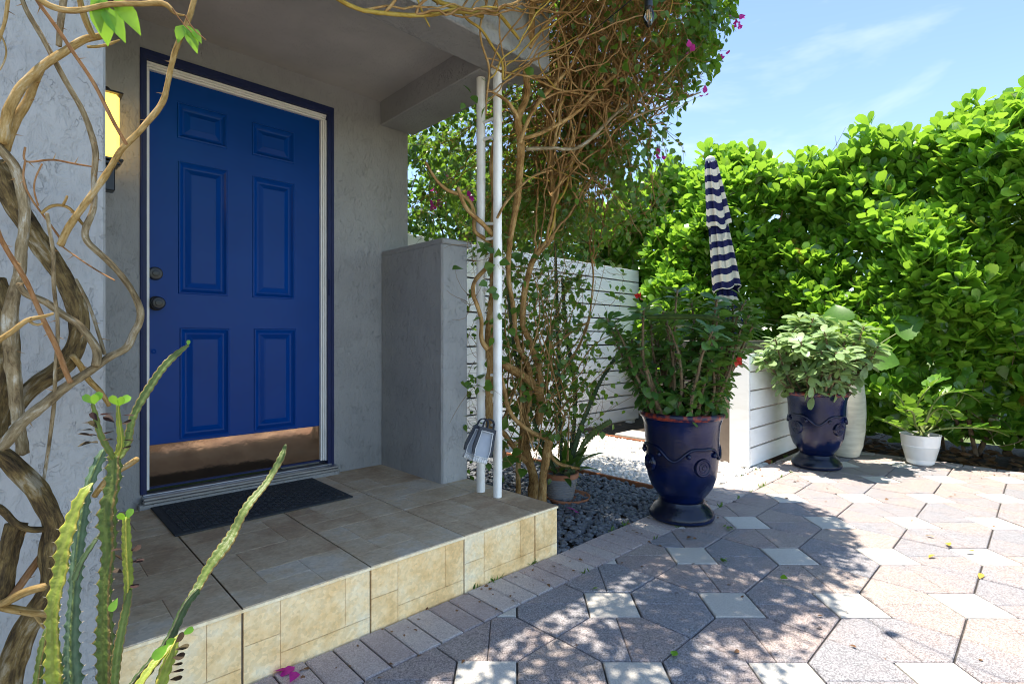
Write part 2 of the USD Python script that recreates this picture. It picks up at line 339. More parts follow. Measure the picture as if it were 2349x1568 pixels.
RISER = stone('riser_tile_stone', [(0.0, (0.58, 0.345, 0.13)), (0.4, (0.80, 0.53, 0.235)), (0.7, (0.87, 0.64, 0.34)), (1.0, (0.88, 0.73, 0.48))], 0.10, nscale=7.0, bump=0.0025, bscale=90.0, mottle=0.55, rough=0.62)

# ------------------------------------------------------------------ ground
def sheet(name, poly, z, m, tone=None, **kw):
    v, f = trimesh.creation.triangulate_polygon(poly, engine='earcut')
    part('/World', name, (np.c_[v, np.full(len(v), z)], f), m, kind='structure', attr=None if tone is None else ('tone', np.full(len(v), tone)), **kw)
sheet('ground', sbox(-250, -250, 250, 250), -0.12, LAWN)
sheet('planting_bed', sbox(5.86, -6, 7.4, 6.2).union(sbox(1.9, 3.6, 7.4, 6.2)).union(sbox(4.9, 1.74, 6, 4)), -0.035, SOIL)
PX1 = 5.86
sheet('planting_bed', sbox(-3.0, 0.75, 0.45, 1.72), -0.015, SOIL)

# pavement: squares on a 0.478 m lattice at 45 degrees to the house, long hexagons between them
pav = thing('pavement', kind='structure')
Yb0, Yb1 = 1.512, 1.742                         # the border course of bricks along the step and the gravel
part(pav, 'joint_sand', bx(-3.0, PX1, -3.0, Yb1 - 0.006, -0.11, -0.009), SAND)
field = sbox(0.0, -1.75, PX1 - 0.115, Yb0 - 0.006)
field = field.difference(sbox(-0.1, 0.98, 0.42, 1.8))
LAT, SQ = 0.478, 0.198
g0 = atZ(1318.4 + 0.4383 * 190, 1383.5, 0.0)[:2]         # middle of the first cream square
e1, e2 = RT / np.linalg.norm(RT), FW / np.linalg.norm(FW)
e1 = np.array([math.cos(math.radians(-44.2)), math.sin(math.radians(-44.2))]); e2 = np.array([-e1[1], e1[0]])
h, G, gap = SQ / 2, (LAT - SQ) / 2, 0.0034
def W2(c, pts): return [(c + a * e1 + b * e2) for a, b in pts]
def put_paver(name, polys, tones, m):
    ms, at = [], []
    dz = rng.normal(0, 0.0012)
    for P, t in zip(polys, tones):
        q = Polygon(P).buffer(-gap, join_style=2).intersection(field)
        if q.is_empty or q.geom_type != 'Polygon' or q.area < 6e-4: continue
        s = slab(q, dz, 0.05, 0.0035)
        if s is None: continue
        ms.append(s); at.append(np.full(len(s.vertices), t))
    if ms: part(pav, name, cat(ms), m, attr=('tone', np.concatenate(at)))
def seen(c):
    q = pix([c[0], c[1], 0.0])[0]
    return q[2] > 0.7 and -420 < q[0] < 2900 and q[1] < 2300
fg = 0.0014
for i in range(-9, 16):
    for j in range(-9, 16):
        c = g0 + LAT * (i * e1 + j * e2)
        if not (-0.6 < c[0] < 6.6 and -2.4 < c[1] < 2.1): continue
        if not seen(c): continue
        put_paver('square_paver', [W2(c, [(-h, -h), (h, -h), (h, h), (-h, h)])], [rng.uniform(0, 1)], CREAM)
        # hexagon towards +e1 (long axis along e2), and towards +e2 (long axis along e1), each cut across by a false joint
        m1 = c + e1 * LAT / 2
        tn = rng.uniform(0.05, 0.95); t2 = np.clip(tn + rng.choice([-0.3, 0.0, 0.3]), 0, 1)
        put_paver('paver', [W2(m1, [(-G, -h), (0, -h - G), (G, -h), (G, -fg + gap), (-G, -fg + gap)]), W2(m1, [(-G, fg - gap), (G, fg - gap), (G, h), (0, h + G), (-G, h)])], [tn, t2], PAVER)
        m2 = c + e2 * LAT / 2
        tn = rng.uniform(0.05, 0.95); t2 = np.clip(tn + rng.choice([-0.3, 0.0, 0.3]), 0, 1)
        put_paver('paver', [W2(m2, [(-h, -G), (-fg + gap, -G), (-fg + gap, G), (-h, G), (-h - G, 0)]), W2(m2, [(fg - gap, -G), (h, -G), (h + G, 0), (h, G), (fg - gap, G)])], [tn, t2], PAVER)
x = 0.32
while x < PX1 - 0.12:
    w = 0.0985
    s = slab(sbox(x + 0.003, Yb0 + rng.uniform(-.003, .003), x + w - 0.003, Yb1 - 0.006), rng.normal(0.001, 0.0012), 0.05, 0.0045)
    part(pav, 'border_brick', s, BRICK, attr=('tone', np.full(len(s.vertices), rng.uniform(0, 1)))); x += w
y = -1.7
while y < Yb0 - 0.2:
    s = slab(sbox(PX1 - 0.108, y + 0.003, PX1 - 0.004, y + 0.205), rng.normal(0.001, 0.0012), 0.05, 0.0045)
    part(pav, 'border_brick', s, BRICK, attr=('tone', np.full(len(s.vertices), rng.uniform(0, 1)))); y += 0.208

sheet('pavement', sbox(-7, -9, PX1, -1.78).union(sbox(-7, -1.9, -0.02, 0.74)), -0.004, PAVER, tone=.95)
# gravel beds beyond the step
PXE = 1.985
sheet('gravel_bed', sbox(PXE, Yb1, 4.95, 3.86), -0.045, SOIL)
DARKST = paint('slate_chip', (0.07, 0.078, 0.09), (0.19, 0.20, 0.215), rough=0.7, nscale=30, bump=[(120, 0.002)], extra=[(0.78, (0.36, 0.36, 0.36))])
WHITEST = paint('white_pebble', (0.50, 0.48, 0.44), (0.74, 0.72, 0.68), rough=0.7, nscale=18, bump=[(100, 0.001)])
def gravel(name, n, x0, x1, y0, y1, r0, r1, flat, m, seed, hole=None):
    g = np.random.default_rng(seed)
    pi = UsdGeom.PointInstancer.Define(stage, '/World/' + name)
    tag(pi.GetPrim(), kind='stuff')
    UsdGeom.Xform.Define(stage, f'/World/{name}/stones')
    protos = []
    for k in range(7):
        s = trimesh.creation.icosphere(1, 1.0)
        v = s.vertices * (0.7 + 0.6 * meshkit.noise(s.vertices * 1.3 + 9 * k + 3, k)[:, None]) * [1, g.uniform(0.6, 0.95), flat * g.uniform(.8, 1.3)]
        p = part(f'/World/{name}/stones', 'stone', (v, s.faces), m, smooth=40)
        protos.append(p)
    pi.CreatePrototypesRel().SetTargets([Sdf.Path(p) for p in protos])
    P = np.c_[g.uniform(x0, x1, n), g.uniform(y0, y1, n), np.full(n, -0.03) + g.uniform(0, 0.024, n)]
    R = g.lognormal(math.log((r0 * r1) ** 0.5), 0.28, n).clip(r0, r1)
    if hole is not None:
        ok = np.hypot(P[:, 0] - hole[0], P[:, 1] - hole[1]) > hole[2]; P, R = P[ok], R[ok]
    n = len(P)
    pi.CreatePositionsAttr(Vt.Vec3fArray.FromNumpy(P.astype(np.float32)))
    pi.CreateScalesAttr(Vt.Vec3fArray.FromNumpy(np.repeat(R[:, None], 3, 1).astype(np.float32)))
    a = g.uniform(0, 2 * math.pi, n); tilt = g.normal(0, 0.35, n)
    qs = [Gf.Quath(float(math.cos(t / 2) * math.cos(b / 2)), float(math.sin(b / 2) * math.cos(t / 2)), float(math.sin(b / 2) * math.sin(t / 2)), float(math.sin(t / 2) * math.cos(b / 2))) for t, b in zip(a, tilt)]
    pi.CreateOrientationsAttr(Vt.QuathArray(qs))
    pi.CreateProtoIndicesAttr(Vt.IntArray.FromNumpy(g.integers(0, 7, n).astype(np.int32)))
EDGE = paint('edging_clay', (0.25, 0.085, 0.035), (0.36, 0.14, 0.06), rough=0.8, nscale=14)
ex1, ex2 = 3.38, 4.80
gravel('slate_gravel', 6500, PXE + 0.02, ex1 - 0.03, Yb1 + 0.01, 3.8, 0.010, 0.024, 0.5, DARKST, 3)
gravel('white_pebbles', 7600, ex1 + 0.03, ex2 - 0.03, Yb1 + 0.012, 3.8, 0.012, 0.028, 0.62, WHITEST, 4)
for k, xx in enumerate((ex1, ex2)):
    part('/World', 'garden_edging', bx(xx - 0.011, xx + 0.011, Yb1 + 0.01, 3.8, -0.05, 0.008 + 0.004 * k, 0.003), EDGE, label=('terracotta edging strip between the dark slate and the white pebbles', 'terracotta edging strip at the far side of the white pebbles')[k], cat='edging', group='terracotta edging strips')
sp = atZ(1437, 1001, 0.0)
part('/World', 'stepping_stone', slab(sbox(sp[0] - .02, sp[1] - .3, sp[0] + .32, sp[1] + .14), 0.02, 0.05, 0.006), CREAM, attr=None, label='cream stepping slab lying by the white fence beyond the pebbles', cat='paving slab')

# ------------------------------------------------------------------ porch: tiled step
PZ, PF, PX0, XW, YW = 0.237, 1.742, 0.19, 2.0, 3.12
porch = thing('porch_step', 'raised entrance step with brown stone tiles and a tan tiled riser', 'porch step')
part(porch, 'core', bx(PX0, PXE - 0.011, PF + 0.011, YW + 0.02, -0.1, PZ - 0.0125), GROUT)
PAT = [(0, 0, .62, .27), (.62, 0, 1, .52), (0, .27, .27, .62), (.27, .27, .62, .52), (.27, .52, 1, 1), (0, .62, .27, 1)]
xs = [PX0, .527, .960, 1.393, 1.823, PXE]
ys = [PF, 2.205, 2.64, 3.075, YW]
for j in range(4):
    for i in range(5):
        ms, at = [], []
        a0, a1, b0, b1 = xs[i] + .0022, xs[i + 1] - .0022, ys[j] + (.0022 if j else 0), ys[j + 1] - .0022
        W, H = .433, .436
        fx, fy = rng.integers(0, 2, 2); base = rng.uniform(0.25, 0.75)
        for r in PAT:
            u0, v0, u1, v1 = r
            if fx: u0, u1 = 1 - u1, 1 - u0
            if fy: v0, v1 = 1 - v1, 1 - v0
            x1_, y1_ = (a1, b1)
            q = sbox(x1_ - W + W * u0 + .0006, y1_ - H + H * v0 + .0006, x1_ - W + W * u1 - .0006, y1_ - H + H * v1 - .0006)
            if j == 0: q = sbox(x1_ - W + W * u0 + .0006, b0 + (b1 - b0) * v0 + (.0006 if v0 else 0), x1_ - W + W * u1 - .0006, b0 + (b1 - b0) * v1 - .0006)
            q = q.intersection(sbox(a0, b0, a1, b1))
            if q.is_empty or q.area < 1e-4: continue
            s = slab(q, PZ + rng.normal(0, .0001), .010, .0014)
            if s is not None: ms.append(s); at.append(np.full(len(s.vertices), np.clip(base + rng.normal(0, .15), 0, 1)))
        # the body of the tile just under its moulded face
        ms.append(bx(a0, a1, b0, b1, PZ - .0122, PZ - .0035)); at.append(np.full(8, 0.0))
        part(porch, 'floor_tile', cat(ms), TILE, attr=('tone', np.concatenate(at)))
RP = [(0, .52, .27, 1), (0, 0, .27, .52), (.27, .24, .78, 1), (.78, .24, 1, 1), (.27, 0, 1, .24)]
zt = PZ - 0.014
def riser(name, to3, w0, w1, flip):
    ms, at = [], []
    base = rng.uniform(.35, .7)
    for u0, v0, u1, v1 in RP:
        if flip: u0, u1 = 1 - u1, 1 - u0
        a, b = w1 - .433 + .433 * u0, w1 - .433 + .433 * u1
        a, b = max(a, w0), min(b, w1)
        if b - a < .006: continue
        q = sbox(a + .0005, zt * v0 - (.03 if v0 == 0 else 0) + .0005, b - .0005, zt * v1 - .0005)
        s = slab(q, rng.normal(.0, .0001), .009, .0009)
        s.vertices = to3(s.vertices); s.fix_normals()
        ms.append(s); at.append(np.full(len(s.vertices), np.clip(base + rng.normal(0, .09), 0, 1)))
    part(porch, name, cat(ms), RISER, attr=('tone', np.concatenate(at)))
for i in range(5):
    riser('riser_tile', lambda v: np.c_[v[:, 0], PF + .001 - v[:, 2], v[:, 1]], xs[i] + .0028, xs[i + 1] - .0028, False)
for j in range(4):
    riser('riser_tile', lambda v: np.c_[PXE - .001 + v[:, 2], v[:, 0], v[:, 1]], ys[j] + .002, ys[j + 1] - .002, j % 2)
part(porch, 'step_edge', bx(PX0, PXE + .0005, PF - .003, PF - .0005, zt + .001, PZ - .0035), RISER, attr=('tone', np.full(8, .9)))

# ------------------------------------------------------------------ house
house = thing('house', 'grey stucco house front with a recessed entry and a flat porch roof', 'house')
def H(name, *a, m=WALL, ch=0.0, **kw): return part(house, name, bx(*a, ch), m, **kw)
ZC, ZB = 2.625, 2.475
H('front_wall', -4.0, .19, 1.72, 3.30, -.1, 2.95, ch=.006)
part(house, 'wall_base', bx(-4.0, .187, 1.714, 1.73, -.1, .222, .003), WALL)
DX0, DX1, DZ1 = .485, 1.452, 2.462
part(house, 'entry_wall', cat([bx(.19, DX0, YW, YW + .2, -.1, 2.95), bx(DX1, XW, YW, YW + .2, -.1, 2.95), bx(DX0, DX1, YW, YW + .2, DZ1, 2.95), bx(DX0, DX1, YW + .002, YW + .2, -.1, .262)]), WALL)
H('side_wall', XW - .2, XW - .001, YW + .21, 9.0, -.1, 2.95)
H('ceiling', .19, 1.802, 2.10, YW, ZC, 2.95, m=CEIL)
H('front_beam', .19, 2.085, 1.885, 2.112, ZB, 2.96, ch=.005)
H('side_beam', 1.79, 2.045, 2.112, YW - .001, ZB - .006, 2.958, ch=.005)
H('roof', -4.2, 2.12, 1.80, 9.0, 2.962, 3.05)
half = part(house, 'half_wall', bx(1.795, 1.985, 2.447, YW - .001, PZ - .01, 1.612, .010), WALL)
part(half, 'coping', bx(1.795, 2.012, 2.438, YW - .0005, 1.606, 1.638, .006), WALL)
part(house, 'back_wall', bx(-4.0, 2.0, 8.8, 9.0, -.1, 2.95), WALL)

# door frame, door
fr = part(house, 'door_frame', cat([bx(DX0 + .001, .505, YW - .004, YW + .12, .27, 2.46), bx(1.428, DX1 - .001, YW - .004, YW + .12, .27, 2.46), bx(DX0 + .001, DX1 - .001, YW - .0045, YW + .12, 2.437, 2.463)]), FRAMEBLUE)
# ragged edge of blue paint brushed onto the stucco
for a in ((DX0 - .008, DX0 + .002, .30, 2.48), (DX1 - .002, DX1 + .016, .27, 2.48)):
    part(fr, 'brick_mould', bx(a[0], a[1], YW - .007, YW + .01, a[2], a[3], .003), FRAMEBLUE)
part(fr, 'brick_mould', bx(DX0 - .008, DX1 + .016, YW - .0075, YW + .01, 2.455, 2.484, .003), FRAMEBLUE)
part(fr, 'weatherstrip', cat([bx(.505, .519, YW + .018 + .006 * k, YW + .026 + .006 * k, .315, 2.402 + .001 * k) for k in range(2)]), WHITESTRIP)
part(fr, 'weatherstrip', cat([bx(1.397 + .011 * k, 1.4065 + .011 * k, YW + .026 - .006 * k, YW + .05, .318, 2.402, .0015) for k in range(3)]), WHITESTRIP)
part(fr, 'weatherstrip', cat([bx(.5055, 1.428, YW + .026 - .006 * k, YW + .05, 2.4025 + .0115 * k, 2.413 + .0115 * k, .0015) for k in range(3)]), WHITESTRIP)
part(house, 'threshold', cat([bx(DX0 - .002, DX1 + .02, YW - .055, YW + .06, .278, .292, .003), bx(DX0 - .002, DX1 + .02, YW - .058, YW - .03, .262, .277, .003), bx(DX0 + .002, DX1, YW - .010, YW + .05, .2925, .301, .003)]), ALUMINIUM)
part(house, 'sill', bx(DX0 - .02, DX1 + .03, YW - .05, YW + .001, PZ - .005, .261, .004), WALL)
part(house, 'hinge', cat([bx(1.433, 1.446, YW - .012, YW + .004, z, z + .1, .003) for z in (1.328,)]), FRAMEBLUE)

YD = YW + .05
dx0, dx1, dz0, dz1 = .514, 1.404, .312, 2.406
holes = [(.644, .880, 2.100, 2.285), (1.008, 1.244, 2.100, 2.285), (.648, .884, 1.296, 1.982), (1.010, 1.246, 1.296, 1.982), (.655, .893, .542, 1.120), (1.018, 1.255, .542, 1.122)]
dpoly = sbox(dx0, dz0, dx1, dz1)
for a in holes: dpoly = dpoly.difference(sbox(a[0], a[2], a[1], a[3]))
dm = trimesh.creation.extrude_polygon(dpoly, .04, engine='earcut')
dm.vertices = np.c_[dm.vertices[:, 0], YD + dm.vertices[:, 2], dm.vertices[:, 1]]; dm.fix_normals()
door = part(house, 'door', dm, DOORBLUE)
PROF = [(0, 0), (.003, -.005), (.009, -.006), (.013, -.002), (.019, .004), (.026, .009), (.033, .010), (.038, .008), (.056, -.001), (.060, -.0025), (.062, -.002)]
for a in holes:
    V, Fc = [], []
    for k, (ins, dy) in enumerate(PROF):
        x0, x1, z0, z1 = a[0] + ins, a[1] - ins, a[2] + ins, a[3] - ins
        V += [(x0, YD + dy, z0), (x1, YD + dy, z0), (x1, YD + dy, z1), (x0, YD + dy, z1)]
        if k:
            for c in range(4):
                p, q = 4 * (k - 1) + c, 4 * (k - 1) + (c + 1) % 4
                Fc += [(p, q, q + 4), (p, q + 4, p + 4)]
    n = len(V); Fc += [(n - 4, n - 3, n - 2), (n - 4, n - 2, n - 1)]
    part(door, 'door_panel', (np.array(V), np.array(Fc)), DOORBLUE)
part(door, 'kick_plate', bx(dx0 + .006, dx1 - .004, YD - .003, YD - .0005, .318, .530, .001), BRONZE)
part(door, 'door_sweep', bx(dx0 + .006, dx1 - .003, YD - .014, YD - .0035, .3125, .324, .003), FRAMEBLUE)
def knob(name, x, z, r, prof, inset):
    m = lathe(prof, 40); m.apply_transform(trimesh.transformations.rotation_matrix(math.pi / 2, [1, 0, 0])); m.apply_translation([x, YD, z])
    p = part(door, name, m, BLACKMETAL, smooth=35)
    c = lathe([(0, 0), (r * .5, 0), (r * .5, .003), (r * .42, .0045), (r * .14, .0045), (r * .14, .003), (0, .003)], 32)
    c.apply_transform(trimesh.transformations.rotation_matrix(math.pi / 2, [1, 0, 0])); c.apply_translation([x, YD - inset, z])
    part(p, 'keyhole', c, BLACKMETAL, smooth=35)
knob('deadbolt', .548, 1.391, .031, [(0, 0), (.033, 0), (.033, .008), (.030, .020), (.025, .023), (0, .023)], .0232)
knob('door_knob', .553, 1.241, .033, [(0, 0), (.036, 0), (.036, .006), (.030, .010), (.014, .014), (.013, .030), (.024, .036), (.031, .047), (.031, .056), (.026, .064), (.020, .066), (0, .066)], .0663)
m = lathe([(0, 0), (.014, 0), (.014, .003), (.010, .004), (.007, .002), (.005, .004), (0, .004)], 24)
m.apply_transform(trimesh.transformations.rotation_matrix(math.pi / 2, [1, 0, 0])); m.apply_translation([.543, YD, 1.0])
part(door, 'plug', m, DOORBLUE, smooth=40)

# lantern on the entry wall, half hidden by the front wall
AMBER = mat('amber_glass', {'p': ('principled_bsdf', {'base_color': (0.85, 0.55, 0.12), 'roughness': 0.3, 'emission_color': (1.0, 0.60, 0.10), 'emission_strength': 0.75})}, [])
lan = thing('wall_lantern', 'lit amber wall lantern between the front wall and the blue door', 'lantern')
lx, ly = .332, 3.0
part(lan, 'glass', bx(lx - .045, lx + .045, ly - .045, ly + .045, 1.875, 2.165, .012), AMBER, smooth=30)
roofm = trimesh.creation.cone(.086, .05, sections=4); roofm.apply_transform(trimesh.transformations.rotation_matrix(math.pi / 4, [0, 0, 1])); roofm.apply_translation([lx, ly, 2.149])
part(lan, 'cap', cat([bx(lx - .058, lx + .058, ly - .058, ly + .058, 2.166, 2.174, .003), lathe([(0, 2.175), (.03, 2.175), (.012, 2.20), (0, 2.205)], 16).apply_translation([lx, ly, 0])]), BLACKMETAL)
part(lan, 'base', cat([bx(lx - .058, lx + .058, ly - .058, ly + .058, 1.862, 1.873, .003), bx(lx - .047, lx + .047, ly - .047, ly + .047, 1.845, 1.861, .004), bx(lx - .03, lx + .03, ly - .03, ly + .03, 1.73, 1.844, .004)]), BLACKMETAL)
part(lan, 'bracket', bx(lx - .02, lx + .02, ly + .03, YW, 1.76, 1.80, .004), BLACKMETAL)

# door mat
MATM = paint('mat_rubber', (0.022, 0.025, 0.028), (0.035, 0.038, 0.042), rough=0.8, nscale=60, bump=[(300, 0.001)])
mt = thing('doormat', 'dark grey ribbed doormat lying in front of the blue door', 'doormat')
part(mt, 'border', cat([bx(.512, 1.312, 2.56, 2.585, PZ + .001, PZ + .009, .003), bx(.512, 1.312, 3.045, 3.07, PZ + .001, PZ + .009, .003), bx(.512, .537, 2.586, 3.044, PZ + .001, PZ + .009, .003), bx(1.287, 1.312, 2.586, 3.044, PZ + .001, PZ + .009, .003)]), MATM)
part(mt, 'pile', bx(.536, 1.288, 2.584, 3.046, PZ + .001, PZ + .007), MATM)
rb = []
for i in range(26):
    for j in range(16):
        cx_, cy_ = .55 + i * .0288, 2.60 + j * .0288
        for k in range(3):
            if (i + j) % 2: rb.append(bx(cx_ + .008 * k, cx_ + .008 * k + .005, cy_, cy_ + .024, PZ + .006, PZ + .0098))
            else: rb.append(bx(cx_, cx_ + .024, cy_ + .008 * k, cy_ + .008 * k + .005, PZ + .006, PZ + .0098))
part(mt, 'rib', cat(rb), MATM, kind='stuff')

# white pipes with rungs (a ladder trellis) at the corner of the step
lad = thing('pipe_trellis', 'two white painted pipes joined by short rungs on the step corner', 'post')
for yy in (2.044, 2.178):
    zz = np.linspace(PZ + .003, 2.44 if yy < 2.1 else 2.466, 40)
    part(lad, 'pipe', tube(np.c_[np.full(40, 1.856) + rng.normal(0, .0006, 40), np.full(40, yy), zz, np.full(40, .0235) + rng.normal(0, .0005, 40)], 20, raw=True), WHITEPAINT, smooth=50)
part(lad, 'collar', bx(1.826, 1.886, 2.014, 2.074, 2.440, 2.474, .01), WHITEPAINT)
for v in (280, 319, 512, 549, 666, 742, 782, 858, 896, 971):
    zr = 1.06 + (778 - v) / 1214 * 2.83
    a = rng.normal(0, .006)
    part(lad, 'rung', tube([(1.856, 2.06, zr + a, .008), (1.855, 2.11, zr + a * .5, .0085), (1.856, 2.163, zr, .008)], 10, step=.015, rough=.12, seed=v), WHITEPAINT, smooth=60)

# ------------------------------------------------------------------ fence, screen, cabinet
fence = thing('board_fence', 'white fence of wide horizontal boards behind the gravel beds', 'fence')
FY = 3.87
nb = 12; fz0, fz1 = 0.02, 1.965
bh = (fz1 - fz0) / nb
xj = [2.05, 3.35, 4.86, 6.02]
for i in range(nb):
    for k in range(3):
        part(fence, 'board', cat([bx(xj[k] + .002, xj[k + 1] - .002, FY + rng.normal(0, .0012), FY + .024, fz0 + i * bh + .0075, fz0 + (i + 1) * bh - .0075, .002), bx(xj[k] + .002, xj[k + 1] - .002, FY + .0415, FY + .046, fz0 + i * bh - .01, fz0 + (i + 1) * bh + (.0095 if i < nb - 1 else -.01)), bx(xj[k] + .002, xj[k + 1] - .002, FY + .0245, FY + .041, fz0 + i * bh + .012, fz0 + i * bh + .02)]), FENCEWHITE)
for xx in (2.1, 3.35, 4.86, 5.96):
    part(fence, 'post', bx(xx - .045, xx + .045, FY + .047, FY + .137, -.1, 1.95, .004), FENCEWHITE)

scr = thing('slat_screen', 'low white slatted screen between the two blue urns', 'screen')
SX0, SX1, SY = 4.44, 5.75, 1.80
part(scr, 'end_board', bx(SX0, SX0 + .022, SY, SY + .165, .0, .952, .002), FENCEWHITE)
for i in range(6):
    part(scr, 'slat', bx(SX0 + .0235, SX1, SY - .004 + rng.normal(0, .0008), SY + .016, .008 + i * .1575, .008 + i * .1575 + .1465, .0018), FENCEWHITE)
part(scr, 'frame', cat([bx(SX1 - .05, SX1, SY + .017, SY + .16, 0, .945), bx(SX0 + .023, SX0 + .06, SY + .018, SY + .16, .0, .945)]), FENCEWHITE)
BROWN = paint('brown_cabinet_paint', (0.15, 0.115, 0.09), (0.19, 0.15, 0.12), rough=0.6, nscale=7, bump=[(40, 0.001)])
DARKTOP = paint('dark_counter', (0.055, 0.048, 0.042), (0.09, 0.08, 0.07), rough=0.5, nscale=10)
cab = thing('outdoor_cabinet', 'brown outdoor cabinet with a dark counter behind the slatted screen', 'cabinet')
part(cab, 'body', bx(4.50, 5.75, 1.975, 2.66, 0, 1.0, .005), BROWN)
part(cab, 'counter', bx(4.44, 5.82, 1.945, 2.72, 1.001, 1.05, .006), DARKTOP)
part(cab, 'plinth', bx(4.52, 5.73, 1.99, 2.64, -.06, .0), DARKTOP)

# ------------------------------------------------------------------ closed parasol
NAVY = mat('striped_canvas', {'a': ('attribute', {'attribute': 'stripe'}), 'r': ('rgb_ramp', {'ramp': [(0.0, (0.66, 0.63, 0.52)), (0.5, (0.012, 0.015, 0.075))], 'interpolate': False}),
    'g': ('geometry', {}), 'n': ('noise_texture', {'scale': 400.0}), 'b': ('bump', {'strength': 1.0, 'distance': 0.0005}), 'p': ('principled_bsdf', {'roughness': 0.85, 'specular_ior_level': 0.2}),
    't': ('translucent_bsdf', {}), 'm': ('mix_closure', {'fac': 0.2})},
    [('a.fac', 'r.fac'), ('r.color', 'p.base_color'), ('r.color', 't.color'), ('g.position', 'n.vector'), ('n.fac', 'b.height'), ('b.normal', 'p.normal'), ('p.BSDF', 'm.closure1'), ('t.BSDF', 'm.closure2')], surface='m.closure')
GREYCAP = paint('grey_cap', (0.42, 0.42, 0.43), (0.5, 0.5, 0.5), rough=0.5)
um = thing('parasol', 'closed navy and white striped parasol leaning by the hedge', 'parasol')
ud = 5.45
def uax(v): return atD(np.interp(v, [363, 765], [1628, 1678]), v, ud)
def tier(v0, v1, r0, r1, seed, flare=0.0):
    g = np.random.default_rng(seed)
    n, m = 60, 72
    th = np.linspace(0, 2 * math.pi, m, endpoint=False)
    V, A = [], []
    for k in range(n + 1):
        t = k / n; v = v0 + (v1 - v0) * t; c = uax(v)
        r = (r0 + (r1 - r0) * t ** 0.8) * (1 + 0.13 * np.sin(th * 9 + 0.6 * t + seed) + 0.07 * np.sin(th * 5 + 2 * t)) + 0.006 * np.sin(th * 13 + seed)
        sag = (0.022 * np.sin(th * 4.0 + seed) + 0.028 * np.cos(th * 2 + seed * 2)) * (0.3 + 0.7 * t)
        V.append(np.c_[c[0] + r * np.cos(th), c[1] + r * np.sin(th), c[2] + sag * 0.9])
        A.append(np.full(m, 1.0 if int((v - v0 + 0.2) / 15.4) % 2 == 0 else 0.0))
    V = np.vstack(V); A = np.concatenate(A)
    # hard stripe edges: every face gets its own vertices with the tone of its ring
    i = np.arange(n)[:, None] * m + np.arange(m)[None]; j = np.arange(n)[:, None] * m + (np.arange(m)[None] + 1) % m
    f = np.concatenate([np.stack([i, j, j + m], -1).reshape(-1, 3), np.stack([i, j + m, i + m], -1).reshape(-1, 3)])
    part(um, 'canopy', (V[f].reshape(-1, 3), np.arange(len(f) * 3).reshape(-1, 3)), NAVY, attr=('stripe', np.repeat(A[f[:, 0]], 3)))
tier(372, 522, .050, .105, 1); tier(523, 664, .088, .122, 2); tier(665, 768, .080, .125, 3)
a, b = uax(365), uax(373)
part(um, 'finial', tube([(*uax(375), .050), (*uax(369), .048), (*uax(362), .040), (*uax(359), .02)], 18, step=.008), GREYCAP, smooth=50)
c = uax(1000)
part(um, 'pole', tube([(*uax(380), .019), (*uax(768), .019), (uax(768)[0] + .03, uax(768)[1] - .01, -.03, .019)], 10, step=.1), WHITEPAINT, smooth=50)

# ------------------------------------------------------------------ glazed urns
GLAZE = paint('blue_glaze', (0.0004, 0.0026, 0.017), (0.0008, 0.005, 0.032), rough=0.11, nscale=6, bump=[(55, 0.0018), (160, 0.0005)], spec=0.5)
RIMGLAZE = paint('worn_rim_glaze', (0.006, 0.007, 0.03), (0.24, 0.035, 0.015), rough=0.3, nscale=24, lo=0.46, hi=0.60, bump=[(70, 0.002)], extra=[(0.75, (0.36, 0.08, 0.035))])
FOOTGLAZE = paint('worn_foot_glaze', (0.001, 0.005, 0.022), (0.001, 0.004, 0.018), rough=0.22, nscale=30, lo=0.3, hi=0.72, bump=[(60, 0.0015)], extra=[(0.74, (0.55, 0.5, 0.5))])
UP = [(a * .93, b) for a, b in [(0.128, .108), (.137, .122), (.160, .150), (.190, .190), (.212, .250), (.223, .320), (.227, .390), (.228, .450), (.230, .510), (.237, .560), (.248, .590)]]
def ur(z): return float(np.interp(z, [p[1] for p in UP], [p[0] for p in UP]))
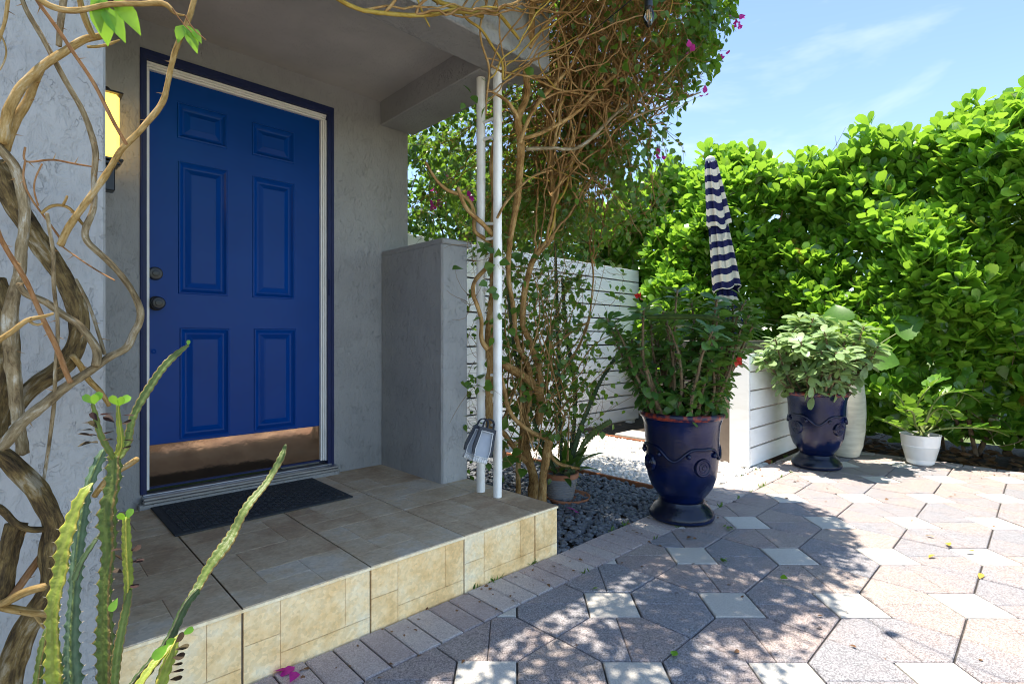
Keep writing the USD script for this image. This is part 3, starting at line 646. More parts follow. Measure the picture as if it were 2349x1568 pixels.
def urn(loc, rot, label, seed):
    t = thing('urn', label, 'urn', 'blue glazed urns', loc=loc, rotz=rot)
    part(t, 'body', lathe([(0, .112)] + UP + [(.234, .598), (.221, .598), (.209, .56), (.206, .50), (0, .50)], 72), GLAZE, smooth=40)
    part(t, 'rim', lathe([(a * .93, b) for a, b in [(.249, .594), (.260, .603), (.267, .614), (.264, .627), (.254, .632), (.242, .628), (.238, .612), (.237, .596)]], 72), RIMGLAZE, smooth=50)
    part(t, 'foot', lathe([(0, 0), (.172, 0), (.184, .008), (.188, .022), (.182, .042), (.170, .052), (.164, .066), (.146, .080), (.136, .094), (.132, .108), (.12, .112), (0, .112)], 64), FOOTGLAZE, smooth=40)
    th = np.linspace(0, 2 * math.pi, 97)
    z = .415 + .035 * np.cos(4 * th) - .012 * np.cos(8 * th)
    P = np.array([[(ur(a) + .004) * math.cos(b), (ur(a) + .004) * math.sin(b), a, .0085] for a, b in zip(z, th)])
    part(t, 'garland', tube(P, 8, step=.008, rough=.15, seed=seed), GLAZE, smooth=60)
    for k in range(8):
        b = 2 * math.pi * (k + .5) / 8; zz = .400; r = ur(zz) + .004
        part(t, 'knob', trimesh.creation.icosphere(2, .015).apply_translation([r * math.cos(b), r * math.sin(b), zz]), GLAZE, smooth=60)
    for k in range(4):
        b = math.pi / 2 * k; md = lathe([(0, .010), (.008, .010), (.012, .005), (.018, .005), (.022, .009), (.026, .009), (.029, .005), (.036, .005), (.041, .010), (.047, .010), (.052, .003), (.053, -.006), (0, -.006)], 36)
        md.apply_transform(trimesh.transformations.rotation_matrix(math.pi / 2, [0, 1, 0]))
        md.apply_translation([ur(.345) + .001, 0, .338]); md.apply_transform(trimesh.transformations.rotation_matrix(b, [0, 0, 1]))
        part(t, 'medallion', md, GLAZE, smooth=30)
    part(t, 'potting_soil', lathe([(0, .585), (.1, .583), (.19, .572), (.2075, .560), (.20, .545), (0, .545)], 32), SOIL)
    return t
U1, U2 = np.array([2.918, 1.581, .004]), np.array([4.891, 1.430, .004])
def facing(c): return math.degrees(math.atan2(-c[1], -c[0]))
urn(U1, facing(U1) + 33, 'big dark blue glazed urn standing nearest, by the slate gravel', 1)
urn(U2, facing(U2) - 42, 'dark blue glazed urn standing in front of the white slatted screen', 2)

JARM = paint('pale_jar_glaze', (0.52, 0.50, 0.40), (0.38, 0.36, 0.28), rough=0.4, nscale=7, stretch=(1, 1, 5), lo=0.4, hi=0.75, bump=[(30, 0.0015)])
J = np.array([5.513, 1.366, .004])
jar = thing('tall_jar', 'tall pale cream jar standing behind the farther blue urn', 'jar', loc=J)
part(jar, 'body', lathe([(a * .88, b) for a, b in [(0, 0), (.095, 0), (.112, .010), (.145, .10), (.165, .24), (.172, .38), (.168, .52), (.152, .66), (.135, .74), (.13, .76), (.118, .76), (.12, .70), (0, .70)]], 56), JARM, smooth=40)
part(jar, 'lip', lathe([(a * .88, b) for a, b in [(.131, .755), (.146, .765), (.150, .778), (.142, .788), (.124, .786), (.118, .772), (.118, .757)]], 56), JARM, smooth=50)

PLASTIC = paint('white_plastic', (0.80, 0.79, 0.76), (0.74, 0.72, 0.68), rough=0.4, nscale=6)
WP = np.array([5.615, .845, .004])
wp = thing('plastic_pot', 'white ribbed plastic flower pot at the foot of the hedge', 'flower pot', loc=WP)
prof = [(0, 0), (.098, 0), (.115, .012), (.124, .045)]
for k in range(13): z = .048 + .0085 * k; prof += [(.124 + .0026 * k + .0045, z), (.124 + .0026 * k - .0006, z + .0045)]
prof += [(.160, .165), (.161, .168), (.171, .246), (.176, .249), (.176, .254), (.168, .254), (.158, .18), (0, .18)]
part(wp, 'body', lathe([(a * .82, b) for a, b in prof], 56), PLASTIC, smooth=35)
part(wp, 'potting_soil', lathe([(0, .225), (.130, .222), (.130, .20), (0, .20)], 32), SOIL)
WPT = WP + [0, 0, .225]

RIBGREY = paint('grey_ribbed_pot', (0.17, 0.17, 0.18), (0.24, 0.235, 0.235), rough=0.6, nscale=9)
TERRA = paint('terracotta', (0.30, 0.11, 0.05), (0.40, 0.17, 0.09), rough=0.8, nscale=12)
RP0 = np.array([2.72, 2.36, -.022])
rp = thing('ribbed_pot', 'grey ribbed pot with a terracotta rim behind the vine trunks', 'flower pot', loc=RP0)
prof = [(0, .0), (.075, 0)]
for k in range(9): z = .006 + .0155 * k; prof += [(.080 + .0035 * k, z), (.086 + .0035 * k, z + .006), (.083 + .0035 * k, z + .012)]
prof += [(.114, .150), (.116, .16), (.100, .16), (.095, .12), (0, .12)]
part(rp, 'body', lathe(prof, 48), RIBGREY, smooth=40)
part(rp, 'rim', lathe([(.113, .152), (.121, .158), (.122, .185), (.117, .19), (.108, .188), (.105, .16)], 48), TERRA, smooth=40)
part(rp, 'saucer', lathe([(0, -.004), (.125, -.004), (.145, .016), (.15, .03), (.143, .03), (.135, .014), (.12, .006), (0, .005)], 40).apply_translation([.03, -.04, 0]), TERRA, smooth=40)

# ------------------------------------------------------------------ plants
def spikes(pos, dirs, length, rad):
    """Thin three-sided spines."""
    d = unit(dirs); a = np.where(np.abs(d[:, 2:]) < 0.9, [[0, 0, 1.0]], [[1.0, 0, 0]])
    u = unit(np.cross(d, a)); w = np.cross(d, u); n = len(pos)
    length = np.broadcast_to(length, n)[:, None]; rad = np.broadcast_to(rad, n)[:, None]
    V = np.stack([pos + rad * u, pos + rad * (-.5 * u + .87 * w), pos + rad * (-.5 * u - .87 * w), pos + d * length], 1).reshape(-1, 3)
    f = np.array([(0, 1, 3), (1, 2, 3), (2, 0, 3)])
    return V, (f[None] + 4 * np.arange(n)[:, None, None]).reshape(-1, 3)

LEAF_THORN = leafmat('thorn_plant_leaf', (0.035, 0.11, 0.026), (0.11, 0.23, 0.042), (0.32, 0.52, 0.05), rough=0.42, tw=0.25)
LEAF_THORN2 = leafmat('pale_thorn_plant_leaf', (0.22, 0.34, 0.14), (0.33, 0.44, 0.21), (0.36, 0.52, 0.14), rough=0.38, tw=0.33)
THORNSTEM = barkmat('thorn_stem', [(0.06, 0.04, 0.022), (0.16, 0.11, 0.06), (0.24, 0.18, 0.11)], 60, (1, 1, 1), .002)
SPINE = paint('spine', (0.22, 0.15, 0.09), (0.34, 0.26, 0.17), rough=0.8, nscale=50)
RED = leafmat('red_bract', (0.55, 0.015, 0.02), (0.70, 0.05, 0.03), (0.6, 0.06, 0.03), tw=0.3)
def thorn_plant(c, zs, name, label, n, hmin, hmax, spread, m, seed, lsize, flowers=()):
    g = np.random.default_rng(seed)
    t = thing(name, label, 'plant', 'thorny plants in the blue urns')
    Ws, sp = [], []
    for k in range(n):
        az = g.uniform(0, 2 * math.pi); r0 = .17 * math.sqrt(g.uniform()); tilt = spread * (r0 / .17) * g.uniform(.6, 1.15)
        L_ = g.uniform(hmin, hmax) * (1 - .15 * (r0 / .17) ** 2)
        p0 = c + [r0 * math.cos(az), r0 * math.sin(az), zs - .02]
        d = np.array([math.sin(tilt) * math.cos(az), math.sin(tilt) * math.sin(az), math.cos(tilt)])
        side = unit(np.cross(d, [0, 0, 1]) + 1e-6) * g.normal(0, .06)
        s = np.linspace(0, 1, 6)[:, None]
        P = p0 + d * L_ * s + side * np.sin(s * 3) + np.array([0, 0, .16 * L_]) * s ** 2 + g.normal(0, .008, (6, 3)) * s
        rr = np.linspace(.0105, .0055, 6)
        part(t, 'stem', tube(np.c_[P, rr], 7, step=.02, rough=.1, seed=k), THORNSTEM, smooth=60)
        Q = resample(P, .0095); T = np.gradient(Q, axis=0)
        for _ in range(3):
            rd = unit(np.cross(T, g.normal(0, 1, (len(Q), 3)))); sp.append((Q + rd * .007, rd + .2 * unit(T), g.uniform(.009, .018, len(Q))))
        # rosette at the tip, scattered leaves below
        T_ = unit(P[-1] - P[-2]); nl = g.integers(11, 15)
        a = np.arange(nl) * 2.4 + g.uniform(0, 6); u = unit(np.cross(T_, [.3, .2, .9])); w = np.cross(T_, u)
        up = g.uniform(.05, .75, nl)[:, None]
        D = np.cos(a)[:, None] * u + np.sin(a)[:, None] * w + up * T_ + [0, 0, .08]
        pos = P[-1] - T_ * (np.linspace(0, .07, nl)[:, None]) + unit(D) * .006
        Ws.append(place(narrowob, pos, D, np.tile(T_, (nl, 1)) + g.normal(0, .25, (nl, 3)), lsize * g.uniform(.7, 1.2, nl), g.uniform(.9, 1.25, nl))[0])
        nl = g.integers(22, 31); at_ = g.uniform(.16, .95, nl); pos = np.stack([np.interp(at_, np.linspace(0, 1, 6), P[:, q]) for q in range(3)], 1)
        D = unit(g.normal(0, 1, (nl, 3)) * [1, 1, .7]) + [0, 0, .1]
        Ws.append(place(narrowob, pos + unit(D) * .006, D, np.tile([0, 0, 1.], (nl, 1)) + g.normal(0, .35, (nl, 3)), lsize * g.uniform(.55, 1.05, nl), g.uniform(.9, 1.2, nl))[0])
    part(t, 'spine', spikes(np.vstack([a for a, _, _ in sp]), np.vstack([a for _, a, _ in sp]), np.concatenate([a for _, _, a in sp]), .0011), SPINE, kind='stuff')
    W = np.concatenate(Ws)
    toward = unit(np.array([0, 0, CAM_H]) - c); bias = 1 + 1.2 * ((W.mean(1) - c) @ toward)
    leaves_as_parts(t, W, narrowob[1], m, 300, bias)
    for f in flowers:
        g2 = np.random.default_rng(int(f[0])); D = unit(g2.normal(0, 1, (6, 3)) + [-.4, -.4, .5])
        part(t, 'flower', merge(*place(ovate, np.tile(np.array(f), (6, 1))[:, :3] * 0 + atD(f[0], f[1], f[2]), D, g2.normal(0, 1, (6, 3)), np.full(6, .030), np.full(6, 1.6))), RED, smooth=True)
    return t
tp1 = thorn_plant(U1, .58, 'thorny_plant', 'dark green thorny plant with two red flowers growing in the nearest blue urn', 52, .32, .74, .60, LEAF_THORN, 23, .092, [(1466, 680, 2.86), (1691, 829, 2.92)])
P = np.array([atD(u, v, 2.82) for u, v in ((1480, 727), (1530, 726), (1590, 727), (1640, 731), (1657, 737))])
part(tp1, 'pod', tube(np.c_[P, [.009, .014, .015, .012, .005]], 10, step=.02, rough=.08, seed=5), paint('dark_green_stem', (0.018, 0.035, 0.006), (0.04, 0.06, 0.010), rough=0.8, nscale=40, spec=0.15), smooth=60)
thorn_plant(U2, .58, 'thorny_plant', 'pale sunlit thorny plant growing in the farther blue urn', 52, .34, .60, .82, LEAF_THORN2, 22, .112)

# clusia hedge
HEDGE = leafmat('hedge_leaf', (0.075, 0.19, 0.016), (0.21, 0.385, 0.045), (0.46, 0.78, 0.06), rough=0.24, tw=0.34, spec=0.6, old=(0.025, 0.075, 0.012))
STEM = barkmat('hedge_stem', [(0.07, 0.045, 0.025), (0.16, 0.105, 0.06), (0.22, 0.17, 0.11)], 40, (1, 1, .5), .003)
hg = np.random.default_rng(5)
hedge = thing('clusia_hedge', 'tall sunlit hedge of round glossy leaves along the far side of the paving', 'hedge')
def htop(y): return 3.0 - .26 * min(1, max(0, (1.5 - y) / 1.3)) + .16 * math.sin(y * 2.1 + 1.0) + .10 * math.sin(y * 5.3) + .06 * math.sin(y * 11)
def hface(y, z):
    y, z = np.asarray(y, float), np.asarray(z, float)
    q = np.stack(np.broadcast_arrays(y * 2.3, z * 2.6, 1.7), -1)
    return 6.02 + .16 * np.sin(y * 2.6 + z * 1.7) + .10 * np.sin(y * 5.1 - z * 4.1 + 1) + .35 * np.maximum(0, .55 - z) - .04 * z + .58 * (meshkit.fbm(q, 2, 6) - .5)
pos, dirs = [], []
for k in range(11500):
    y, z = hg.uniform(-1.7, 4.7), 3.3 * hg.uniform(0.02, 1) ** 1.0
    zt_ = htop(y)
    if z > zt_ + .05: continue
    keep = .95 if z < .45 else 1
    if hg.uniform() > keep: continue
    dpt = (abs(hg.normal(0, .15)) if hg.uniform() < .62 else hg.uniform(.15, 1.0)) if z > .5 else hg.uniform(0, .9)
    top = max(0, 1 - (zt_ - z) / .4)
    x = dpt + .25 * top ** 2
    pos.append((x, y, z)); dirs.append((-.55 + .5 * top + hg.normal(0, .3), -.12 + hg.normal(0, .35), .95 + .3 * top + hg.normal(0, .22)))
pos = [(a + b, c, d) for (a, c, d), b in zip(pos, hface([p[1] for p in pos], [p[2] for p in pos]))]
for k in range(1500):                                     # the top of the hedge
    y = hg.uniform(-1.7, 4.7); x = hg.uniform(6.05, 7.0); zt_ = htop(y)
    pos.append((x, y, zt_ - .25 * hg.uniform() ** 2 + .05 * hg.normal())); dirs.append((hg.normal(-.15, .3), hg.normal(0, .3), 1))
for k in range(170):                                      # long shoots
    y = hg.uniform(-1.7, 4.6); x = hg.uniform(6.0, 6.5)
    pos.append((x, y, htop(y) + hg.uniform(.02, .17))); dirs.append((hg.normal(0, .15), hg.normal(0, .15), 1))
pos = np.array(pos); dirs = unit(np.array(dirs)); Ws = []
n = len(pos); u = unit(np.cross(dirs, hg.normal(0, 1, (n, 3)))); w = np.cross(dirs, u)
for k in range(6):                                       # rosettes: three opposite pairs
    a = (k // 2) * math.pi / 2 + (k % 2) * math.pi + hg.normal(0, .25, n); op = (.78, .78, .52, .52, .20, .20)[k] + hg.normal(0, .16, n)
    D = dirs * np.cos(op)[:, None] + np.sin(op)[:, None] * (np.cos(a)[:, None] * u + np.sin(a)[:, None] * w)
    ok = hg.uniform(size=n) < (.93, .93, .95, .95, .7, .7)[k]
    inner = dirs - D * np.sum(D * dirs, 1, keepdims=True)
    s = hg.uniform(.10, .165, n) * (1, 1, .95, .95, .65, .65)[k]
    Ws.append(place(obov, (pos + dirs * (.02 * (k // 2 - 1)) + D * .012)[ok], D[ok], (unit(inner) + hg.normal(0, .15, (n, 3)))[ok], s[ok], hg.uniform(.82, 1.08, n)[ok])[0])
W = np.concatenate(Ws)
cx = W.mean(1); face = hface(cx[:, 1], cx[:, 2])
leaves_as_parts(hedge, W, obov[1], HEDGE, 300, np.where((cx[:, 0] < face + .03) | (cx[:, 2] > 3.2), 1.0, .2))
for k in range(34):
    y = hg.uniform(-1.6, 4.3); x = hg.uniform(6.4, 6.95)
    P = [(x + hg.normal(0, .05), y, -.05)]
    for q in range(1, 6): P.append((P[-1][0] + hg.normal(-.02, .07), P[-1][1] + hg.normal(0, .09), q * .55))
    part(hedge, 'stem', tube(np.c_[np.array(P), np.linspace(hg.uniform(.014, .026), .006, 6)], 7, step=.06, rough=.12, seed=k), STEM, smooth=60)
tw = []
for k in range(620):
    y, z = hg.uniform(-1.6, 3.7), hg.uniform(.02, 1.5) if k < 380 else hg.uniform(1, 3)
    p = np.array([hg.uniform(6.15, 6.8), y, z]); d = unit(hg.normal(0, 1, 3) + [-.6, 0, .3]) * hg.uniform(.2, .6)
    tw.append(tube(np.array([[*p, .0035], [*(p + d * .5 + hg.normal(0, .04, 3)), .0028], [*(p + d), .0015]]), 4, step=.07))
part(hedge, 'twig', join(tw), STEM, smooth=True, kind='stuff')
LITTER = leafmat('dead_leaf', (0.10, 0.05, 0.02), (0.28, 0.14, 0.06), (0.2, 0.1, 0.04), rough=.7, tw=.15)
n = 900; P = np.c_[hg.uniform(5.80, 6.7, n), hg.uniform(-1.6, 3.7, n), hg.uniform(-.02, .015, n)]; P[:, 0] += .10 * hg.uniform(size=n)
a = hg.uniform(0, 6.28, n)
W = place(obov, P, np.c_[np.cos(a), np.sin(a), hg.normal(0, .2, n)], np.tile([0, 0, 1.], (n, 1)) + hg.normal(0, .3, (n, 3)), hg.uniform(.05, .11, n))
part('/World', 'leaf_litter', merge(*W), LITTER, smooth=True, kind='stuff')
# bushes beyond the fence
BUSH = leafmat('bush_leaf', (0.022, 0.065, 0.012), (0.075, 0.16, 0.025), (0.22, 0.40, 0.04), rough=0.4, tw=0.35)
PINK = leafmat('pink_bract', (0.50, 0.03, 0.16), (0.72, 0.10, 0.30), (0.8, 0.2, 0.4), rough=.6, tw=.45)
for (bxc, byc, rx, ry, zc, rz, nn, lab) in ((5.2, 4.85, 1.35, .60, 2.0, 1.30, 12000, 'dense green bush beyond the white fence beside the hedge'), (3.45, 5.1, 1.25, .70, 1.95, 1.55, 12500, 'loose bush with pink flowers beyond the white fence behind the porch wall')):
    t = thing('garden_bush', lab, 'bush')
    d = unit(hg.normal(0, 1, (nn, 3))); r = hg.uniform(.55, 1.05, nn) ** .6
    P = np.array([bxc, byc, zc]) + d * r[:, None] * [rx, ry, rz]
    keep = meshkit.fbm(P * 2.6, 3, 4) > .40
    P, d = P[keep], d[keep]; n = len(P)
    part(t, 'foliage', merge(*place(ovate, P, d + hg.normal(0, .6, (n, 3)) + [0, 0, -.2], d + hg.normal(0, .4, (n, 3)) + [0, 0, .6], hg.uniform(.06, .105, n), hg.uniform(1, 1.4, n))), BUSH, smooth=True, kind='stuff')
    for k in range(9):
        b = [bxc + hg.normal(0, rx * .3), byc + hg.normal(0, .15), -.05]; e = [bxc + hg.normal(0, rx * .6), byc + hg.normal(0, ry * .5), zc + hg.uniform(0, rz)]
        mid = (np.array(b) + e) / 2 + hg.normal(0, .12, 3)
        part(t, 'branch', tube([[*b, .02], [*mid, .015], [*e, .006]], 7, step=.08, rough=.12, seed=k), STEM, smooth=60)
    if 'pink' in lab:
        n = 45; i = hg.integers(0, len(P), n)
        for q in range(n):
            part(t, 'flower', merge(*place(ovate, np.tile(P[i[q]], (3, 1)), unit(hg.normal(0, 1, (3, 3))), hg.normal(0, 1, (3, 3)), np.full(3, .06), np.full(3, 1.6))), PINK, smooth=True)

# ------------------------------------------------------------------ arching plant in the white pot, big leaves, plants in the ribbed pot
ZZ = leafmat('glossy_leaflet', (0.06, 0.17, 0.015), (0.13, 0.27, 0.03), (0.32, 0.55, 0.05), rough=0.28, tw=0.32, spec=0.6)
ZZS = paint('green_stalk', (0.10, 0.15, 0.03), (0.17, 0.19, 0.05), rough=0.5, nscale=30)
def r4(x, y): return 1662.4 + .2925 * x, 659.2 + .2925 * y
zz = thing('arching_plant', 'plant with arching stalks of glossy leaflets growing in the white plastic pot', 'plant')
zg = np.random.default_rng(8)
for pts, dd in (([(1490, 1150), (1500, 960), (1570, 820), (1680, 720), (1790, 660)], 4.45), ([(1560, 1150), (1590, 1000), (1690, 850), (1850, 820), (2000, 900)], 4.38), ([(1590, 1150), (1650, 960), (1720, 950), (1790, 1040)], 4.36),
                ([(1640, 1160), (1760, 1100), (1950, 1100), (2130, 1125), (2230, 1170)], 4.34), ([(1480, 1150), (1440, 1020), (1380, 880), (1330, 820)], 4.48), ([(1660, 1150), (1740, 980), (1860, 860), (1890, 760), (1965, 650)], 4.52),
                ([(1440, 1155), (1330, 1080), (1240, 1040)], 4.42), ([(1520, 1150), (1490, 1060), (1430, 960), (1400, 960)], 4.38), ([(1610, 1160), (1640, 1080), (1700, 1000), (1720, 900)], 4.5)):
    P = np.array([atD(*r4(*p), dd + .05 * math.sin(i * 2.0)) for i, p in enumerate(pts)])
    P[0] = WPT + [zg.normal(0, .05), zg.normal(0, .05), 0]
    Q = resample(np.c_[P, np.linspace(.011, .003, len(P))], .02)
    st = part(zz, 'stalk', tube(Q, 8, raw=True), ZZS, smooth=60)
    T = unit(np.gradient(Q[:, :3], axis=0)); i0 = int(len(Q) * .38)
    for q in range(i0, len(Q) - 1, 2):
        side = unit(np.cross(T[q], [0, 0, 1.0]) + 1e-6); up = np.cross(side, T[q])
        for sg in (-1, 1):
            d = sg * side * .8 + T[q] * .6 + up * .45 + zg.normal(0, .15, 3)
            part(st, 'leaf', merge(*place(obov, Q[q:q + 1, :3], d[None], (up + zg.normal(0, .2, 3))[None], np.array([zg.uniform(.070, .105)]), np.array([1.05]))), ZZ, smooth=True)
BIG = leafmat('big_leaf', (0.06, 0.17, 0.012), (0.09, 0.21, 0.02), (0.26, 0.52, 0.03), rough=0.4, tw=0.4)
fanleaf = leaf_shape(lambda t: .62 * math.sin(math.pi * min(1, t ** .55)) ** .75 * (1 + .06 * math.cos(t * 40)) + .01, 14, .22, -.18)
bl = thing('broad_leaf_plant', 'plant with three broad ribbed leaves standing in the pale jar', 'plant')
JT = J + [0, 0, .70]
for (u, v, d, dr, nr, sz) in ((1925, 742, 4.75, (.30, .25, 1), (-.9, -.35, .2), .20), (2055, 765, 4.72, (.05, -.85, .65), (-.8, -.1, .6), .23), (2000, 820, 4.7, (.1, -.9, -.15), (-.9, -.1, .5), .20)):
    p = atD(u, v, d)
    part(bl, 'stalk', tube([(*JT, .008), (*((JT + p) / 2 + [0, 0, .05]), .007), (*p, .005)], 7, step=.03), ZZS, smooth=60)
    part(bl, 'leaf', merge(*place(fanleaf, p[None], np.array([dr], float), np.array([nr], float), np.array([sz]))), BIG, smooth=True)

def cactus(path, ridges=3, pitch=.020, phase=0.0, sides=30, tooth=.26, taper=True):
    """A ribbed, toothed succulent stem: path rows (x, y, z, radius). Returns mesh, rib value per vertex, tooth tips and their outward directions."""
    P = resample(path, .005); R = np.maximum(P[:, 3], .002); P = P[:, :3]
    T, N, B = frames(P); n = len(P)
    S = np.arange(n) * .005
    th = np.linspace(0, 2 * math.pi, sides, endpoint=False)
    lobe = ((1 + np.cos(ridges * (th - phase))) / 2) ** 2.3
    saw = 1 - np.abs(((S / pitch) % 1) * 2 - 1)
    wob = 1 + .10 * np.sin(S * 23 + phase * 5) + .06 * np.sin(S * 61)
    rr = (R * wob)[:, None] * (.40 + lobe[None] * (.60 - tooth + tooth * 1.6 * saw[:, None] ** 2))
    V = P[:, None] + rr[..., None] * (np.cos(th)[None, :, None] * N[:, None] + np.sin(th)[None, :, None] * B[:, None])
    i = np.arange(n - 1)[:, None] * sides + np.arange(sides)[None]; j = np.arange(n - 1)[:, None] * sides + (np.arange(sides)[None] + 1) % sides
    f = np.concatenate([np.stack([i, j, j + sides], -1).reshape(-1, 3), np.stack([i, j + sides, i + sides], -1).reshape(-1, 3)])
    V2 = np.vstack([V.reshape(-1, 3), P[-1] + T[-1] * R[-1] * .7]); e = n * sides; k = np.arange(sides)
    f = np.vstack([f, np.stack([np.full(sides, e), (n - 1) * sides + k, (n - 1) * sides + (k + 1) % sides], 1)])
    tips, outs = [], []
    for a in range(ridges):
        t = phase + 2 * math.pi * a / ridges; c = int(round((t % (2 * math.pi)) / (2 * math.pi) * sides)) % sides
        ks = np.where((saw > .8) & (np.r_[0, saw[:-1]] <= saw) & (np.r_[saw[1:], 0] < saw))[0]
        o = np.cos(th[c]) * N[ks] + np.sin(th[c]) * B[ks]
        tips.append(V[ks, c]); outs.append(o + .25 * T[ks])
    return (V2, f), np.r_[np.tile(lobe, n), 0.5], np.vstack(tips), np.vstack(outs)
def cactmat(name, valley, mid, edge):
    return mat(name, {'a': ('attribute', {'attribute': 'rib'}), 'r': ('rgb_ramp', {'ramp': [(0.0, valley), (0.35, mid), (0.75, mid), (0.97, edge)]}), 'g': ('geometry', {}),
        'n': ('noise_texture', {'scale': 45.0, 'detail': 4.0}), 'mr': ('map_range', {'from_min': .3, 'from_max': .7, 'to_min': .72, 'to_max': 1.25}), 'h': ('hsv', {}), 'n2': ('noise_texture', {'scale': 160.0}), 'b': ('bump', {'strength': 1.0, 'distance': .0012}),
        'p': ('principled_bsdf', {'roughness': .5, 'specular_ior_level': .35, 'subsurface_weight': 0.0})},
        [('a.fac', 'r.fac'), ('r.color', 'h.color'), ('g.position', 'n.vector'), ('n.fac', 'mr.value'), ('mr.result', 'h.value'), ('h.color', 'p.base_color'), ('g.position', 'n2.vector'), ('n2.fac', 'b.height'), ('b.normal', 'p.normal')])
CY_ = cactmat('yellow_green_succulent', (.20, .235, .035), (.18, .225, .025), (.32, .27, .04))
CB_ = cactmat('blue_green_succulent', (.11, .17, .095), (.07, .125, .065), (.12, .16, .045))
CG_ = cactmat('green_succulent', (.11, .145, .03), (.075, .115, .02), (.19, .125, .035))
CD_ = cactmat('dark_green_succulent', (.05, .08, .03), (.035, .065, .018), (.06, .06, .03))
SPW = paint('pale_spine', (0.40, 0.26, 0.13), (0.62, 0.50, 0.32), rough=.6, nscale=60)
def r3b(x, y): return .2196 * x, 1261 + .2196 * y
cac = thing('spiny_succulent', 'clump of tall three-ribbed spiny succulents in front of the left wall', 'succulent')
def stem_path(pts, Y0, Y1, w, ground=True, scale=1.0):
    """pts: photo points from the bottom up with widths w (photo px, first to last); Y0..Y1: distance along the house normal."""
    pts = np.array(pts, float); t = np.linspace(0, 1, len(pts)); w = np.interp(t, np.linspace(0, 1, len(w)), w)
    out = []
    for (u, v), tt, ww in zip(pts, t, w):
        p = atY(u, v, Y0 + (Y1 - Y0) * tt); out.append([*p, ww / 2 * depth(p) / F * scale])
    out = np.array(out)
    if ground:
        b = out[0].copy(); b[2] = -.03; b[3] = out[0, 3] * .95
        out = np.vstack([b, [*((b + out[0]) / 2)[:3] + [.004, .003, 0], out[0, 3]], out])
    return out
SUC = [
 (CY_, [(128, 1568), (124, 1470), (130, 1360), (143, 1305), (150, 1250), (161, 1214), (175, 1170), (197, 1126), (212, 1108)], 1.16, 1.20, [46, 44, 40, 44, 36, 40, 34, 26, 8], True, .3),
 (CB_, [(168, 1568), (164, 1470), (170, 1360), (175, 1287), (186, 1196), (200, 1122), (218, 1075), (236, 1035)], 1.32, 1.36, [42, 40, 36, 34, 30, 30, 32, 24], True, 1.0),
 (CG_, [(243, 1568), (243, 1433), (245, 1323), (252, 1250), (249, 1177), (262, 1104), (265, 1046)], 1.22, 1.24, [44, 44, 40, 46, 46, 40, 36], True, .2),
 (CG_, [(262, 1052), (252, 1035), (230, 995), (217, 944), (212, 926)], 1.24, 1.22, [16, 17, 17, 14, 9], False, .6),
 (CY_, [(266, 1052), (277, 1020), (274, 976), (271, 930)], 1.235, 1.22, [16, 18, 16, 10], False, .1),
 (CG_, [(272, 1052), (288, 1025), (300, 972), (320, 925), (344, 886), (374, 843), (405, 812), (431, 792)], 1.24, 1.30, [16, 24, 26, 25, 24, 22, 17, 9], False, .9),
 (CG_, [(263, 1568), (274, 1470), (289, 1397), (298, 1352)], 1.14, 1.15, [30, 28, 24, 12], True, .5),
 (CY_, [(288, 1380), (294, 1345), (293, 1305), (290, 1250), (289, 1190)], 1.152, 1.16, [14, 22, 26, 26, 20], False, .0),
 (CD_, [(307, 1568), (343, 1525), (384, 1470), (406, 1426), (428, 1382), (452, 1355)], 1.06, 1.12, [32, 34, 32, 28, 26, 24], True, .8),
 (CG_, [(420, 1410), (434, 1378), (452, 1352), (479, 1305), (519, 1252), (537, 1221), (563, 1170), (587, 1138), (609, 1112), (631, 1077), (648, 1044), (655, 1020)], 1.105, 1.24, [20, 24, 30, 34, 36, 32, 30, 28, 27, 24, 20, 9], False, .45),
 (CY_, [(322, 1568), (356, 1520), (387, 1486), (417, 1457)], 1.03, 1.06, [24, 24, 26, 20], True, .2),
 (CY_, [(362, 1590), (378, 1530), (396, 1490), (404, 1468)], 1.02, 1.04, [36, 34, 28, 16], True, .75),
 (CG_, [(86, 1568), (95, 1506), (104, 1462), (107, 1440)], 1.30, 1.30, [28, 26, 20, 8], True, .1),
 (CD_, [(172, 1330), (190, 1285), (219, 1240), (230, 1222)], 1.26, 1.28, [20, 18, 16, 8], False, .3),
 (CB_, [(150, 1568), (158, 1500), (168, 1440)], 1.36, 1.36, [30, 30, 22], True, .2)]
for m, pts, Y0, Y1, w, gr, ph in SUC:
    P = stem_path(pts, Y0, Y1, w, gr, .92)
    mesh_, ribv, tips, outs = cactus(P, 3, .021 if P[:, 3].mean() > .012 else .015, ph * 2.1)
    st = part(cac, 'stem', mesh_, m, smooth=True, attr=('rib', ribv))
    part(st, 'spine', spikes(tips - unit(outs) * .001, np.repeat(outs, 1, 0), np.full(len(tips), .0055), .0008), SPW, kind='stuff')
LIME = leafmat('lime_leaf', (0.12, 0.30, 0.02), (0.20, 0.40, 0.03), (0.35, 0.65, 0.04), rough=.35, tw=.35)
PURP = leafmat('purple_leaf', (0.035, 0.016, 0.016), (0.055, 0.045, 0.02), (0.10, 0.04, 0.03), rough=.65, tw=.2, spec=.2)
cg = np.random.default_rng(3)
